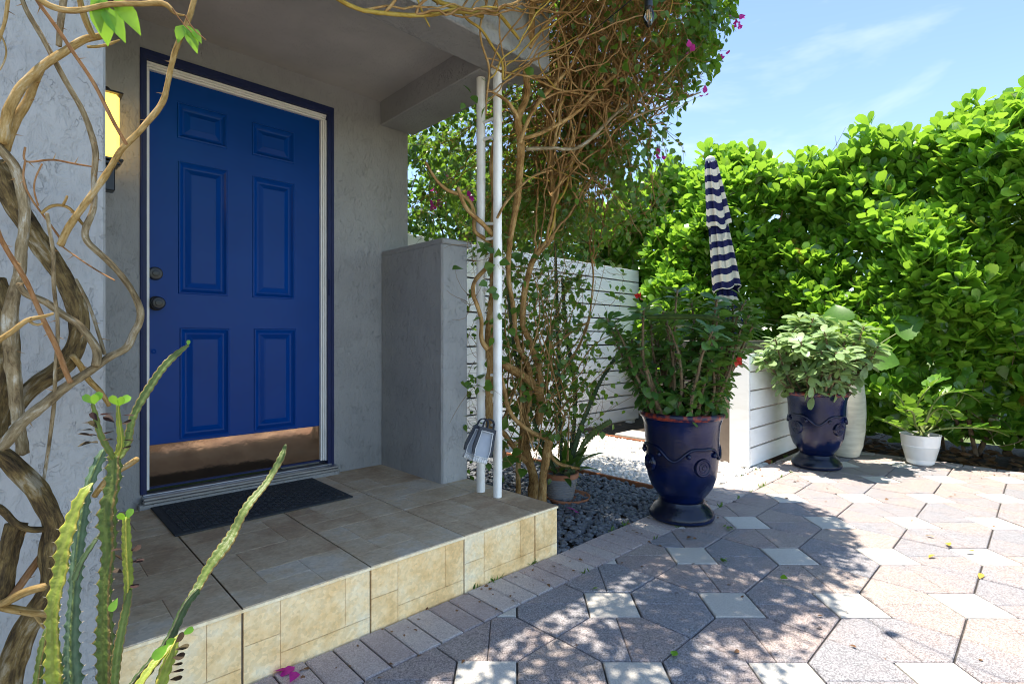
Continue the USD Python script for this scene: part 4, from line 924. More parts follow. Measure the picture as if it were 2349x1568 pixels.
for u, v, y, dr, sz, m in ((213, 926, 1.22, (-.7, 0, .9), .034, LIME), (213, 926, 1.22, (.5, -.3, 1), .038, LIME), (214, 930, 1.22, (.1, -.5, 1), .036, LIME), (271, 930, 1.22, (-.5, -.2, .8), .036, LIME), (271, 930, 1.22, (.7, .1, .7), .040, LIME),
                           (272, 932, 1.22, (.2, -.6, .9), .034, LIME), (431, 793, 1.30, (.1, 0, 1), .020, LIME), (289, 1192, 1.16, (-.6, -.2, .7), .030, LIME), (289, 1192, 1.16, (.4, -.1, 1), .033, LIME), (409, 1466, 1.04, (-.8, -.2, .2), .03, LIME), (388, 1475, 1.03, (-.7, -.3, -.3), .045, LIME), (270, 1370, 1.14, (-.5, -.2, -.8), .035, LIME), (416, 1455, 1.05, (.9, -.1, .3), .03, LIME)):
    part(cac, 'leaf', merge(*place(obov, atY(u, v, y)[None], np.array([dr], float), np.array([(-.3, -.9, .3)]), np.array([sz * .62]), np.array([.95]))), m, smooth=True)
PL = [(224, 965 + 17 * k, 1.21, -1) for k in range(4)] + [(279, 952 + 19 * k, 1.21, 1) for k in range(5)] + [(262, 948 + 20 * k, 1.2, -1) for k in range(4)] + [(300, 1262 + 26 * k, 1.15, 1) for k in range(4)] + [(281, 1258 + 27 * k, 1.15, -1) for k in range(3)] + [(402 - 2.8 * k, 1473 + 17 * k, 1.022, 1) for k in range(6)] + [(213, 972 + 14 * k, 1.23, -1.3) for k in range(4)]
for u, v, y, sg in PL:
    d = np.array([*(RT * sg), .25]) + cg.normal(0, .25, 3)
    part(cac, 'leaf', merge(*place(obov, atY(u, v, y)[None], d[None], np.array([(0, -.3, 1.)]) + cg.normal(0, .3, (1, 3)), np.array([cg.uniform(.015, .022) * (1.25 if u > 400 or abs(sg) > 1 else 1)]), np.array([1.0]))), PURP, smooth=True, label='dark purple leaf' if u == 402 and v == 1473 else None)

sp2 = thing('spiny_succulent', 'tall thin spiny succulents and long leaves growing in the grey ribbed pot', 'succulent')
for m, pts, Y0, Y1, w in ((CD_, [(1290, 1085), (1283, 950), (1280, 795), (1277, 693), (1273, 560)], 2.36, 2.5, [13, 13, 12, 11, 8]), (CD_, [(1300, 1085), (1318, 900), (1300, 770), (1290, 640)], 2.4, 2.5, [13, 12, 12, 9]),
                          (CD_, [(1305, 1085), (1328, 990), (1347, 940), (1376, 875), (1415, 815)], 2.3, 2.1, [15, 15, 14, 13, 10]), (CG_, [(1312, 1085), (1340, 1015), (1358, 995), (1400, 966)], 2.3, 2.2, [14, 16, 20, 14]), (CD_, [(1275, 1085), (1215, 940), (1186, 836), (1170, 722), (1160, 640)], 2.38, 2.5, [13, 12, 11, 10, 8])):
    P = stem_path(pts, Y0, Y1, w, False)
    mesh_, ribv, tips, outs = cactus(P, 3, .022, .4)
    st = part(sp2, 'stem', mesh_, m, smooth=True, attr=('rib', ribv))
    part(st, 'spine', spikes(tips, outs, np.full(len(tips), .012), .0013), SPINE, kind='stuff')
for k in range(26):
    b = RP0 + [cg.normal(0, .05), cg.normal(0, .05), .17]; az = cg.uniform(0, 6.28)
    d = np.array([math.cos(az) * .8, math.sin(az) * .8, cg.uniform(.1, 1.4)])
    part(sp2, 'leaf', merge(*place(lance, (b + d * .06)[None], d[None], np.array([[0, 0, 1.]]), np.array([cg.uniform(.12, .24)]), np.array([.7]))), BUSH, smooth=True)

# ------------------------------------------------------------------ old vine by the left wall (near)
BARKOLD = limbbark('old_bark', [(0.018, 0.013, 0.008), (0.075, 0.050, 0.022), (0.19, 0.13, 0.05), (0.34, 0.29, 0.20)], 130, 0.008)
BARKTAN = limbbark('tan_bark', [(0.11, 0.062, 0.02), (0.27, 0.165, 0.05), (0.38, 0.255, 0.10), (0.46, 0.38, 0.25)], 190, 0.003)
BARKRED = limbbark('reddish_bark', [(0.11, 0.048, 0.022), (0.25, 0.12, 0.045), (0.34, 0.20, 0.10)], 200, 0.002)
BARKGREY = limbbark('grey_bark', [(0.06, 0.042, 0.022), (0.17, 0.12, 0.06), (0.28, 0.215, 0.12), (0.44, 0.40, 0.32)], 170, 0.004)
TWIG = barkmat('twig_bark', [(0.13, 0.06, 0.018), (0.28, 0.155, 0.055), (0.40, 0.25, 0.11)], 40, (1, 1, 1), .0005)
vine = thing('vine', 'old woody vine with twisted bare stems climbing the left wall', 'vine')
LV = [  # bark, photo points, Y from..to, photo width from..to, ridged
 (BARKTAN, [(7, 330), (22, 249), (55, 194), (102, 150), (157, 113), (205, 88), (240, 80), (263, 68)], 1.50, 1.46, [24, 24, 22, 20, 19, 17, 13, 6], 'branch'),
 (BARKTAN, [(214, 86), (197, 48), (183, 0), (176, -30)], 1.46, 1.42, [15, 16, 15, 14], 'branch'),
 (BARKTAN, [(12, 345), (37, 274), (66, 227), (80, 190), (98, 152)], 1.52, 1.50, [22, 23, 20, 18, 16], 'branch'),
 (BARKGREY, [(45, -30), (51, 0), (80, 58), (102, 95), (132, 153), (161, 205), (190, 256), (208, 303), (219, 351), (216, 402), (216, 439), (212, 486), (201, 512), (197, 548), (219, 573), (260, 611), (283, 638), (303, 667), (316, 694), (322, 717), (319, 740), (306, 766), (290, 796), (257, 815), (224, 838), (184, 865), (141, 894), (109, 921), (76, 947), (43, 977), (15, 1012), (-10, 1035)], 1.50, 1.46, [11, 11, 12, 12, 13, 13, 13, 14, 14, 14, 14, 15, 16, 16, 15, 15, 15, 15, 16, 17, 17, 18, 19, 19, 20, 22, 24, 26, 27, 28, 30, 30], 'branch'),
 (BARKRED, [(70, -25), (84, 0), (110, 37), (139, 77), (168, 121), (205, 175), (234, 227), (263, 285), (290, 331)], 1.44, 1.40, [9, 9, 9, 9, 9, 9, 9, 9, 8], 'branch'),
 (BARKTAN, [(455, -30), (446, 0), (431, 48), (409, 99), (395, 143), (384, 194), (369, 241), (340, 278), (311, 311), (281, 340), (252, 387), (219, 435), (190, 475), (157, 523), (138, 562)], 1.36, 1.50, [13, 13, 13, 13, 13, 13, 15, 14, 15, 15, 15, 16, 16, 17, 17], 'branch'),
 (BARKTAN, [(85, -8), (100, 6), (139, 22), (183, 24), (227, 15), (278, 9), (336, 9), (387, 16), (402, 32), (424, 36)], 1.42, 1.36, [15, 15, 15, 14, 13, 13, 13, 13, 9, 5], 'branch'),
 (BARKGREY, [(148, -20), (146, 0), (139, 51), (135, 106)], 1.47, 1.48, [16, 16, 15, 13], 'branch'),
 (BARKTAN, [(20, -20), (18, 0), (11, 51), (0, 84), (-10, 110)], 1.45, 1.45, [9, 9, 8, 8, 8], 'branch'),
 (BARKTAN, [(4, 84), (14, 112), (10, 140), (0, 161)], 1.45, 1.44, [4, 4, 4, 3], 'branch'),
 (BARKGREY, [(-8, 330), (4, 345), (29, 376), (47, 420), (55, 475), (55, 530), (49, 582), (46, 624), (36, 664), (26, 700), (22, 760), (30, 845), (36, 911), (45, 985), (52, 1040)], 1.50, 1.52, [20, 22, 23, 23, 23, 22, 24, 24, 26, 30, 32, 32, 28, 25, 24], 'branch'),
 (BARKOLD, [(-12, 372), (0, 395), (29, 460), (73, 530), (110, 580), (141, 630), (168, 682), (182, 726), (180, 772), (165, 812), (138, 845), (92, 875), (49, 914), (10, 957), (-25, 985)], 1.60, 1.58, [40, 44, 46, 46, 44, 44, 42, 40, 42, 42, 40, 40, 40, 40, 42], 'trunk'),
 (BARKOLD, [(-10, 1035), (15, 1050), (45, 1080), (78, 1115), (108, 1166), (121, 1203), (115, 1250), (121, 1305), (110, 1360), (75, 1415), (40, 1488), (20, 1568), (10, 1640)], 1.46, 1.52, [40, 42, 44, 44, 44, 44, 44, 46, 48, 52, 58, 64, 70], 'trunk'),
 (BARKOLD, [(-15, 1160), (0, 1166), (37, 1199), (73, 1214), (124, 1210)], 1.44, 1.48, [18, 18, 17, 15, 12], 'branch'),
 (BARKTAN, [(-15, 1385), (0, 1389), (51, 1400), (106, 1408), (112, 1410)], 1.40, 1.42, [20, 20, 20, 16, 12], 'branch'),
 (BARKTAN, [(0, 1385), (20, 1376), (51, 1360), (104, 1344)], 1.40, 1.38, [20, 22, 22, 19], 'branch'),
 (BARKTAN, [(77, 1404), (88, 1420), (101, 1440)], 1.41, 1.40, [8, 8, 5], 'branch'),
 (BARKRED, [(-8, 520), (0, 542), (33, 601), (66, 657), (86, 703), (109, 753), (132, 802), (148, 845), (161, 876)], 1.40, 1.45, [11, 11, 12, 12, 12, 13, 13, 13, 13], 'branch'),
 (BARKGREY, [(108, 490), (112, 516), (122, 582), (123, 648), (130, 713), (132, 779), (127, 845), (125, 911), (118, 977), (108, 1050), (97, 1118)], 1.38, 1.50, [9, 9, 9, 9, 9, 9, 9, 9, 9, 8, 7], 'branch'),
 (BARKGREY, [(43, 650), (55, 670), (99, 690), (138, 717), (178, 743), (204, 772), (222, 805), (220, 838)], 1.46, 1.46, [17, 18, 18, 18, 18, 18, 20, 22], 'branch'),
 (BARKTAN, [(-15, 790), (0, 779), (33, 756), (66, 733), (99, 726), (123, 719)], 1.38, 1.36, [14, 14, 13, 12, 9, 6], 'branch'),
 (BARKTAN, [(66, 735), (85, 745), (98, 742)], 1.37, 1.36, [8, 7, 5], 'branch'),
 (BARKGREY, [(174, 640), (204, 700), (224, 759), (240, 812)], 1.52, 1.47, [7, 8, 8, 9], 'branch'),
 (BARKTAN, [(165, 815), (180, 832), (204, 871), (230, 898), (250, 930)], 1.56, 1.60, [14, 14, 14, 13, 10], 'branch'),
 (BARKRED, [(58, 338), (58, 369), (110, 367), (157, 373), (221, 384)], 1.48, 1.49, [5, 5, 5, 5, 4], 'branch'),
 (BARKRED, [(58, 369), (55, 417), (80, 468), (113, 512), (139, 548)], 1.48, 1.52, [5, 5, 5, 5, 6], 'branch'),
 (BARKRED, [(97, 376), (78, 430), (88, 472)], 1.48, 1.50, [4, 4, 4], 'branch'),
 (BARKTAN, [(95, 490), (121, 472), (154, 475), (179, 501), (194, 519)], 1.50, 1.50, [7, 8, 8, 8, 7], 'branch'),
 (BARKTAN, [(143, 473), (150, 460), (154, 450)], 1.50, 1.48, [6, 6, 5], 'branch'),
 (BARKRED, [(138, 562), (184, 595), (224, 621), (263, 643)], 1.50, 1.38, [4, 4, 4, 4], 'branch'),
 (BARKTAN, [(313, 1053), (290, 1068), (256, 1090), (216, 1137)], 1.38, 1.46, [15, 15, 15, 14], 'branch'),
 (BARKTAN, [(200, 108), (225, 107), (252, 101), (275, 92)], 1.46, 1.44, [7, 7, 7, 4], 'branch'),
 (BARKOLD, [(-10, 640), (8, 700), (20, 780), (10, 860), (-5, 930), (-12, 1010)], 1.58, 1.56, [40, 44, 46, 48, 48, 46], 'trunk'),
 (BARKOLD, [(40, 1200), (22, 1260), (10, 1320), (-6, 1390)], 1.50, 1.50, [40, 40, 42, 44], 'trunk'),
 (BARKRED, [(98, 1270), (70, 1308), (40, 1350), (10, 1385)], 1.52, 1.48, [18, 18, 18, 16], 'branch'),
]
vg = np.random.default_rng(17)
thp, thd = [], []
for k, (m, pts, Y0, Y1, w, nm) in enumerate(LV):
    P = stem_path(pts, Y0, Y1, w, False)
    big = nm == 'trunk' or P[:, 3].mean() > .0095
    P[:, 3] *= .88
    limb_part(vine, nm, P, m, sides=24 if big else 10, step=.007, rough=.34 if m == BARKOLD else (.26 if big else .18), ridges=7 if m == BARKOLD else (4 if big else 0), seed=k)
    Q = resample(P, .035)[1:-1]
    if len(Q) and nm == 'branch':
        T = np.gradient(Q[:, :3], axis=0) if len(Q) > 1 else np.array([[0, 0, 1.]])
        rd = unit(np.cross(T, vg.normal(0, 1, (len(Q), 3)))); ok = vg.uniform(size=len(Q)) < .55
        thp.append((Q[:, :3] + rd * Q[:, 3:] * .9)[ok]); thd.append((rd + .4 * unit(T))[ok])
thp, thd = np.vstack(thp), np.vstack(thd)
part(vine, 'thorn', spikes(thp, thd, vg.uniform(.008, .020, len(thp)), .0013), TWIG, kind='stuff')
for u, v, y, dr, sz in ((229, 0, 1.40, (.15, 0, -1), .085), (238, 14, 1.40, (.6, -.1, -.9), .07), (232, -14, 1.4, (-.1, 0, -1), .06), (262, -6, 1.40, (.7, -.1, -.8), .075), (418, 58, 1.35, (-.2, 0, -.8), .04), (418, 58, 1.35, (.9, 0, -.6), .045), (428, 66, 1.35, (.5, -.1, -1), .05), (440, 64, 1.35, (.3, -.2, -.5), .035)):
    part(vine, 'leaf', merge(*place(ovate, atY(u, v, y)[None], np.array([dr], float), np.array([(-.2, -.9, .35)]), np.array([sz]), np.array([.9]))), LIME, smooth=True)
for pts, w in (([(424, 36), (446, 70), (472, 92)], 3), ([(395, 20), (420, 55), (440, 75)], 3)):
    limb_part(vine, 'twig', stem_path(pts, 1.35, 1.33, [w, w, 2], False), BARKRED, sides=5, step=.02)

# ------------------------------------------------------------------ bougainvillea over the porch corner
BARKB = limbbark('vine_bark', [(0.07, 0.034, 0.010), (0.25, 0.135, 0.045), (0.39, 0.235, 0.085), (0.48, 0.34, 0.17)], 190, 0.0035)
BARKM = limbbark('mossy_bark', [(0.20, 0.115, 0.022), (0.38, 0.25, 0.045), (0.46, 0.34, 0.09)], 200, 0.002)
BLEAF = leafmat('bougainvillea_leaf', (0.018, 0.060, 0.012), (0.095, 0.19, 0.026), (0.32, 0.56, 0.04), rough=.33, tw=.32)
MAGENTA = leafmat('magenta_bract', (0.50, 0.015, 0.28), (0.65, 0.04, 0.40), (0.75, 0.05, 0.45), rough=.6, tw=.45)
bou = thing('bougainvillea', 'big bougainvillea with tangled brown stems climbing over the porch roof corner', 'vine')
RV = [
 (BARKB, [(1122, 1010), (1122, 917), (1122, 868), (1125, 824), (1122, 789), (1130, 690), (1132, 649), (1132, 614), (1134, 570), (1131, 532), (1134, 459), (1128, 380), (1140, 300)], 2.11, 2.11, [18, 17, 17, 17, 18, 18, 17, 16, 16, 15, 13, 11, 9], 'trunk'),
 (BARKB, [(1118, 800), (1107, 786), (1104, 739), (1093, 698), (1084, 663), (1092, 640), (1116, 614), (1128, 576), (1120, 555), (1090, 532), (1087, 494), (1074, 459), (1058, 448), (1022, 434), (995, 405), (976, 372)], 2.06, 2.20, [12, 11, 10, 10, 10, 10, 10, 9, 9, 9, 9, 9, 9, 8, 7, 6], 'branch'),
 (BARKB, [(1050, 430), (1069, 476), (1104, 511), (1131, 540)], 2.05, 2.08, [9, 10, 11, 12], 'branch'),
 (BARKB, [(1240, 905), (1233, 836), (1221, 801), (1207, 766), (1198, 739), (1199, 707), (1201, 678), (1210, 634), (1221, 599), (1233, 576), (1262, 549), (1268, 511), (1267, 439), (1263, 336), (1256, 256), (1249, 205), (1220, 157), (1205, 100)], 2.36, 2.1, [15, 14, 14, 13, 13, 13, 13, 13, 12, 12, 12, 11, 10, 10, 10, 9, 9, 8], 'trunk'),
 (BARKB, [(1206, 960), (1210, 839), (1189, 795), (1180, 745), (1175, 693), (1166, 640), (1166, 590), (1175, 517), (1186, 457), (1193, 366), (1193, 311), (1188, 270), (1206, 225), (1206, 165), (1216, 99), (1219, 50), (1222, -20)], 2.42, 1.82, [14, 12, 10, 10, 10, 10, 11, 13, 15, 17, 17, 16, 15, 15, 15, 14, 14], 'trunk'),
 (BARKB, [(1140, 820), (1157, 836), (1186, 853), (1218, 877), (1239, 917), (1232, 970)], 2.25, 2.42, [15, 18, 20, 20, 20, 18], 'trunk'),
 (BARKB, [(1350, 739), (1321, 754), (1292, 775), (1268, 795), (1244, 822)], 2.3, 2.38, [5, 6, 6, 7, 7], 'branch'),
 (BARKB, [(1350, 545), (1354, 576), (1360, 622), (1357, 678), (1350, 736), (1327, 795), (1297, 851), (1275, 890)], 2.3, 2.4, [4, 4, 4, 4, 5, 5, 5, 5], 'branch'),
 (BARKB, [(1243, 1175), (1243, 1145), (1245, 1098), (1250, 1062), (1256, 1026), (1258, 1010), (1236, 998), (1203, 979), (1176, 955), (1162, 926), (1157, 903), (1150, 860)], 2.24, 2.22, [20, 19, 17, 18, 19, 18, 12, 11, 10, 10, 9, 8], 'trunk'),
 (BARKB, [(1222, 1165), (1222, 1140), (1224, 1098), (1214, 1062), (1205, 1026), (1203, 993), (1203, 955), (1214, 907), (1205, 870), (1190, 830)], 2.46, 2.42, [22, 20, 19, 19, 19, 20, 18, 15, 13, 11], 'trunk'),
 (BARKB, [(1186, 1150), (1188, 1126), (1188, 1074), (1192, 1026), (1198, 967), (1192, 910)], 2.5, 2.46, [12, 12, 11, 11, 11, 9], 'trunk'),
 (BARKB, [(1148, 985), (1176, 1021), (1193, 1045), (1210, 1060)], 2.4, 2.45, [11, 12, 13, 14], 'branch'),
 (BARKB, [(1117, 860), (1122, 919), (1131, 955), (1145, 1010), (1162, 1060)], 2.3, 2.5, [13, 14, 14, 13, 12], 'branch'),
 (BARKB, [(1258, 1020), (1267, 1050), (1295, 1067), (1328, 1074)], 2.26, 2.2, [9, 8, 8, 6], 'branch'),
 (BARKB, [(1195, 318), (1216, 314), (1267, 292), (1315, 263), (1358, 223), (1395, 186), (1432, 153), (1464, 121), (1490, 80)], 1.98, 1.62, [9, 9, 9, 9, 9, 9, 8, 8, 6], 'branch'),
 (BARKGREY, [(1206, 342), (1240, 341), (1267, 340), (1315, 342), (1351, 322), (1388, 285), (1424, 252), (1461, 227), (1500, 190)], 1.96, 1.66, [9, 9, 8, 8, 8, 8, 7, 7, 5], 'branch'),
 (BARKB, [(1262, 450), (1293, 406), (1322, 355), (1351, 318), (1380, 270), (1400, 220), (1415, 150)], 2.1, 1.8, [6, 6, 6, 7, 7, 6, 5], 'branch'),
 (BARKB, [(1140, 500), (1160, 465), (1183, 439), (1220, 406), (1265, 391)], 2.0, 2.0, [6, 6, 5, 5, 4], 'branch'),
 (BARKGREY, [(1440, 275), (1468, 263), (1497, 252), (1549, 234), (1607, 212)], 1.66, 1.55, [6, 5, 5, 4, 3], 'branch'),
 (BARKB, [(1150, 165), (1180, 170), (1220, 179), (1267, 201), (1329, 216), (1388, 238), (1450, 262)], 1.86, 1.8, [5, 5, 5, 5, 5, 4, 3], 'branch'),
 (BARKM, [(740, -25), (778, 0), (818, 20), (874, 30), (943, 36), (1008, 31), (1061, 28), (1107, 39)], 1.70, 1.80, [9, 10, 10, 10, 10, 10, 9, 8], 'branch'),
 (BARKM, [(980, -12), (1000, 2), (1041, 16), (1091, 30), (1140, 31), (1166, 59), (1190, 90)], 1.78, 1.84, [9, 10, 10, 9, 9, 8, 6], 'branch'),
 (BARKM, [(1060, 30), (1072, 45), (1101, 66), (1124, 99), (1143, 128), (1153, 151), (1153, 181), (1173, 168), (1203, 155)], 1.82, 1.86, [6, 6, 6, 6, 6, 6, 5, 5, 4], 'branch'),
 (BARKB, [(1120, -15), (1115, 10), (1101, 66), (1107, 109), (1120, 148), (1117, 211), (1115, 263)], 1.83, 1.87, [5, 5, 5, 5, 5, 5, 4], 'branch'),
 (BARKB, [(1125, 150), (1145, 162), (1173, 171), (1222, 174), (1258, 181), (1310, 190), (1370, 204)], 1.86, 1.9, [5, 5, 5, 5, 5, 4, 4], 'branch'),
 (BARKM, [(955, -10), (965, 20), (980, 52), (985, 62)], 1.8, 1.8, [5, 5, 4, 3], 'branch'),
 (BARKB, [(1190, 275), (1165, 235), (1140, 218), (1117, 205)], 1.95, 1.9, [9, 8, 6, 4], 'branch'),
 (BARKB, [(1192, 330), (1225, 250), (1262, 205), (1310, 150), (1350, 95), (1380, 40), (1400, -20)], 1.94, 1.7, [9, 9, 9, 8, 8, 7, 6], 'branch'),
 (BARKB, [(1250, 210), (1300, 120), (1322, 60), (1330, -10)], 2.0, 1.8, [8, 8, 7, 6], 'branch'),
 (BARKB, [(1215, 110), (1250, 60), (1290, 20), (1320, -20)], 1.82, 1.7, [8, 7, 6, 6], 'branch'),
 (BARKB, [(1265, 480), (1315, 395), (1345, 300), (1360, 205), (1365, 120), (1372, 40)], 2.3, 1.9, [9, 9, 8, 8, 7, 6], 'branch'),
]
bg = np.random.default_rng(29)
seeds = []
for k, (m, pts, Y0, Y1, w, nm) in enumerate(RV):
    P = stem_path(pts, Y0, Y1, w, False)
    if P[0, 2] < .35 and nm == 'trunk': P = np.vstack([[P[0, 0], P[0, 1], -.06, P[0, 3] * 1.15], P])
    limb_part(bou, nm, P, m, sides=16 if P[:, 3].mean() > .012 else 9, step=.012, rough=.28, ridges=5 if nm == 'trunk' else 0, seed=k + 3)
    Q = resample(P, .05); seeds.append(Q[Q[:, 2] > 1.5])
seeds = np.vstack(seeds)
ELL = [(np.array([2.62, 1.80, 2.98]), np.array([.62, .58, .62])), (np.array([1.95, 1.50, 3.06]), np.array([.90, .46, .36])), (np.array([2.72, 3.05, 2.45]), np.array([.85, .70, .80])), (np.array([2.45, 2.35, 3.0]), np.array([.75, .75, .55])), (atD(1385, 395, 3.5), np.array([.45, .50, .50])), (atD(1250, 470, 4.1), np.array([.65, .55, .40])), (np.array([1.0, 1.42, 3.08]), np.array([.85, .46, .28]))]
def inside(p): return min(np.linalg.norm((p - c) / r) for c, r in ELL)
def blocked(p):            # keep stems out of the building
    return (p[0] < 2.13 and p[1] > 1.84 and 2.42 < p[2] < 3.08) or (p[0] < 2.08 and p[1] > 1.9 and p[2] < 2.5)
tips = []
twigs = []
nbr = 0
while nbr < 290:
    s = seeds[bg.integers(len(seeds))]; e = ELL[bg.choice(7, p=[.29, .13, .26, .08, .11, .09, .04])]
    d = unit(bg.normal(0, 1, 3)) * bg.uniform(.55, 1.0) ** .5
    tgt = e[0] + d * e[1]
    L_ = np.linalg.norm(tgt - s[:3])
    if L_ < .25 or L_ > 2.1 or blocked(tgt): continue
    mid = (s[:3] + tgt) / 2 + bg.normal(0, .10, 3) + [0, 0, .12 * L_]
    P = resample(np.array([s[:3], s[:3] * .6 + mid * .4 + bg.normal(0, .02, 3), mid, tgt * .55 + mid * .45 + bg.normal(0, .04, 3), tgt]), .05)
    if any(blocked(p) for p in P): continue
    r0 = min(s[3] * .75, bg.uniform(.004, .0085))
    P4 = np.c_[P + bg.normal(0, .006, P.shape), np.linspace(r0, .0018, len(P))]
    if nbr < 150: limb_part(bou, 'branch', P4, BARKB if bg.uniform() < .8 else BARKM, sides=6, step=.03, rough=.12, seed=nbr)
    else: twigs.append(tube(P4, 5, step=.035))
    nbr += 1
    tips += [P[i] for i in range(len(P) // 3, len(P))]
tips = np.array(tips)
def twig(p, L_, bias, r=.0013):
    d = unit(unit(bg.normal(0, 1, 3)) + bias); q = p + d * L_ * .5 + bg.normal(0, .05 * L_, 3); e = q + unit(d + bg.normal(0, .5, 3) + [0, 0, -.15]) * L_ * .5
    return np.array([[*p, r * 1.2], [*((p + q) / 2 + bg.normal(0, .03 * L_, 3)), r], [*q, r * .9], [*e, r * .5]])
tipends = []
for k in range(7000):
    p = tips[bg.integers(len(tips))] + bg.normal(0, .02, 3)
    t = twig(p, bg.uniform(.10, .38), np.array([.15, -.1, -.05]), bg.uniform(.0009, .0019))
    if blocked(t[-1, :3]) or (t[-1, 2] > 1.9 and inside(t[-1, :3]) > 1.12): continue
    twigs.append(tube(t, 3, step=.05)); tipends.append(t[-1, :3])
for k in range(480):                                   # twiggy growth between the trunks and the fence
    p = np.array([bg.uniform(2.15, 3.05), bg.uniform(2.1, 2.95), bg.uniform(.25, 1.75)])
    t = twig(p, bg.uniform(.15, .45), np.array([.1, 0, .25]), bg.uniform(.0009, .0020)); twigs.append(tube(t, 3, step=.05))
    for _ in range(3): tipends.append(t[-1, :3] + bg.normal(0, .04, 3)); tipends.append(t[-1, :3])
for k in range(70):
    b = np.array([bg.uniform(2.15, 2.75), bg.uniform(2.2, 2.6), bg.uniform(.25, 1.0)]); e = b + [bg.normal(.12, .22), bg.normal(0, .18), bg.uniform(.25, .95)]; e[0] = max(e[0], 2.14)
    P4 = np.array([[*b, bg.uniform(.003, .0055) * (2.0 if k % 5 == 0 else 1)], [*((b + e) / 2 + bg.normal(0, .07, 3)), .0032], [*e, .0016]])
    limb_part(bou, 'branch', P4, BARKB, sides=6, step=.03, rough=.15, seed=k)
    for q in np.linspace(.35, 1, 7): tipends += [b * (1 - q) + e * q + bg.normal(0, .05, 3) for _ in range(2)]
for u, v in ((1080, 560), (1085, 600), (1078, 700), (1095, 880), (1160, 620), (1165, 760), (1150, 880), (1300, 640)):
    for q in range(5):
        t = twig(atY(u, v, 2.1 + .3 * bg.uniform()), .25, np.array([0, 0, .1]), .0013); twigs.append(tube(t, 3, step=.05))
part(bou, 'twig', join(twigs), TWIG, smooth=True, kind='stuff')
# leaves: outside and on the sunny top mostly, sprays at twig ends elsewhere
LP, LD, LN, LS = [], [], [], []
def add(P, D, N_, S_): LP.append(P); LD.append(D); LN.append(N_); LS.append(S_)
for (c, r), n, lo, bias in ((ELL[4], 2600, .3, np.array([.1, 0, .1])), (ELL[5], 2600, .3, np.array([.1, .1, 0.])), (ELL[0], 7400, .74, np.array([.75, -.45, .45])), (ELL[6], 5200, .35, np.array([0, 0, .3])), (ELL[1], 6800, .40, np.array([.2, -.3, .9])), (ELL[2], 6500, .45, np.array([.2, .3, .1])), (ELL[3], 3800, .7, np.array([.1, .2, .9]))):
    d = unit(unit(bg.normal(0, 1, (n, 3))) + bias * .75); rad = bg.uniform(lo, 1.08, n)
    P = c + d * rad[:, None] * r
    keep = (meshkit.fbm(P * 5.5, 3, 9) > .45) & ~np.array([blocked(p) for p in P])
    P, d = P[keep], d[keep]; m_ = len(P)
    add(P, bg.normal(0, .7, (m_, 3)) + d * .5 + [0, 0, -.55], d * .6 + bg.normal(0, .4, (m_, 3)) + [0, 0, .5], bg.uniform(.028, .056, m_))
te = np.array(tipends); te = te[bg.permutation(len(te))[:3600]]
add(te, bg.normal(0, .7, te.shape) + [0, 0, -.5], bg.normal(0, .5, te.shape) + [0, 0, .8], bg.uniform(.028, .055, len(te)))
for (u, v, y, n, s) in ((1080, 235, 1.95, 5, .05), (1200, 190, 1.86, 5, .06), (1240, 290, 2.0, 4, .05), (1130, 585, 2.05, 9, .06), (1120, 640, 2.05, 6, .06), (1130, 735, 2.05, 9, .05), (1160, 780, 2.12, 9, .05), (1185, 590, 2.2, 8, .06), (1235, 575, 2.2, 7, .06), (1100, 870, 2.12, 11, .05), (1105, 965, 2.14, 4, .04), (1130, 835, 2.1, 6, .045), (1250, 670, 2.3, 12, .05), (1300, 660, 2.35, 14, .05), (1330, 640, 2.3, 12, .06), (1310, 760, 2.35, 12, .06), (1340, 810, 2.3, 12, .05), (1280, 850, 2.3, 12, .05), (1330, 870, 2.3, 10, .05), (1200, 900, 2.2, 8, .05), (1225, 800, 2.3, 9, .05), (1150, 1010, 2.3, 8, .08), (1180, 1060, 2.35, 8, .09), (1285, 940, 2.25, 9, .05), (1185, 655, 2.25, 6, .05), (1330, 700, 2.3, 10, .06)):
    P = atY(u, v, y) + bg.normal(0, .045, (n, 3)); add(P, bg.normal(0, .8, (n, 3)) + [0, 0, -.2], np.tile([-.3, -.5, .6], (n, 1)) + bg.normal(0, .4, (n, 3)), s * bg.uniform(.75, 1.2, n))
n = 1100; P = np.array([2.68, 2.48, .95]) + unit(bg.normal(0, 1, (n, 3))) * bg.uniform(.2, 1, (n, 1)) * [.46, .40, .78]
P = P[(P[:, 0] > 2.1) & (meshkit.fbm(P * 6, 2, 3) > .45)]
add(P, bg.normal(0, .8, P.shape) + [0, 0, -.3], np.tile([-.3, -.4, .7], (len(P), 1)) + bg.normal(0, .4, P.shape), bg.uniform(.028, .055, len(P)))
P, D, N_, S_ = map(np.concatenate, (LP, LD, LN, LS))
W, f = place(ovate, P, D, N_, S_, bg.uniform(1.0, 1.45, len(P)))
leaves_as_parts(bou, W, f, BLEAF, 300, np.where(pix(P)[:, 0] > 1560, 1.4, 1.0))
for (u, v, d, n, s) in ((1690, 38, 2.95, 5, .042), (1688, 58, 2.95, 4, .04), (1585, 118, 2.75, 5, .038), (1662, 130, 2.98, 4, .03), (1508, 355, 3.1, 5, .038), (1080, 455, 3.3, 4, .04), (1000, 470, 3.9, 9, .06), (1612, 214, 2.9, 3, .04), (1006, 440, 4.0, 5, .05)):
    P = atD(u, v, d) + bg.normal(0, .013, (n, 3))
    part(bou, 'flower', merge(*place(ovate, P, bg.normal(0, 1, (n, 3)) + [0, 0, .2], bg.normal(0, 1, (n, 3)), s * bg.uniform(.7, 1.1, n), bg.uniform(1.3, 1.7, n))), MAGENTA, smooth=True)

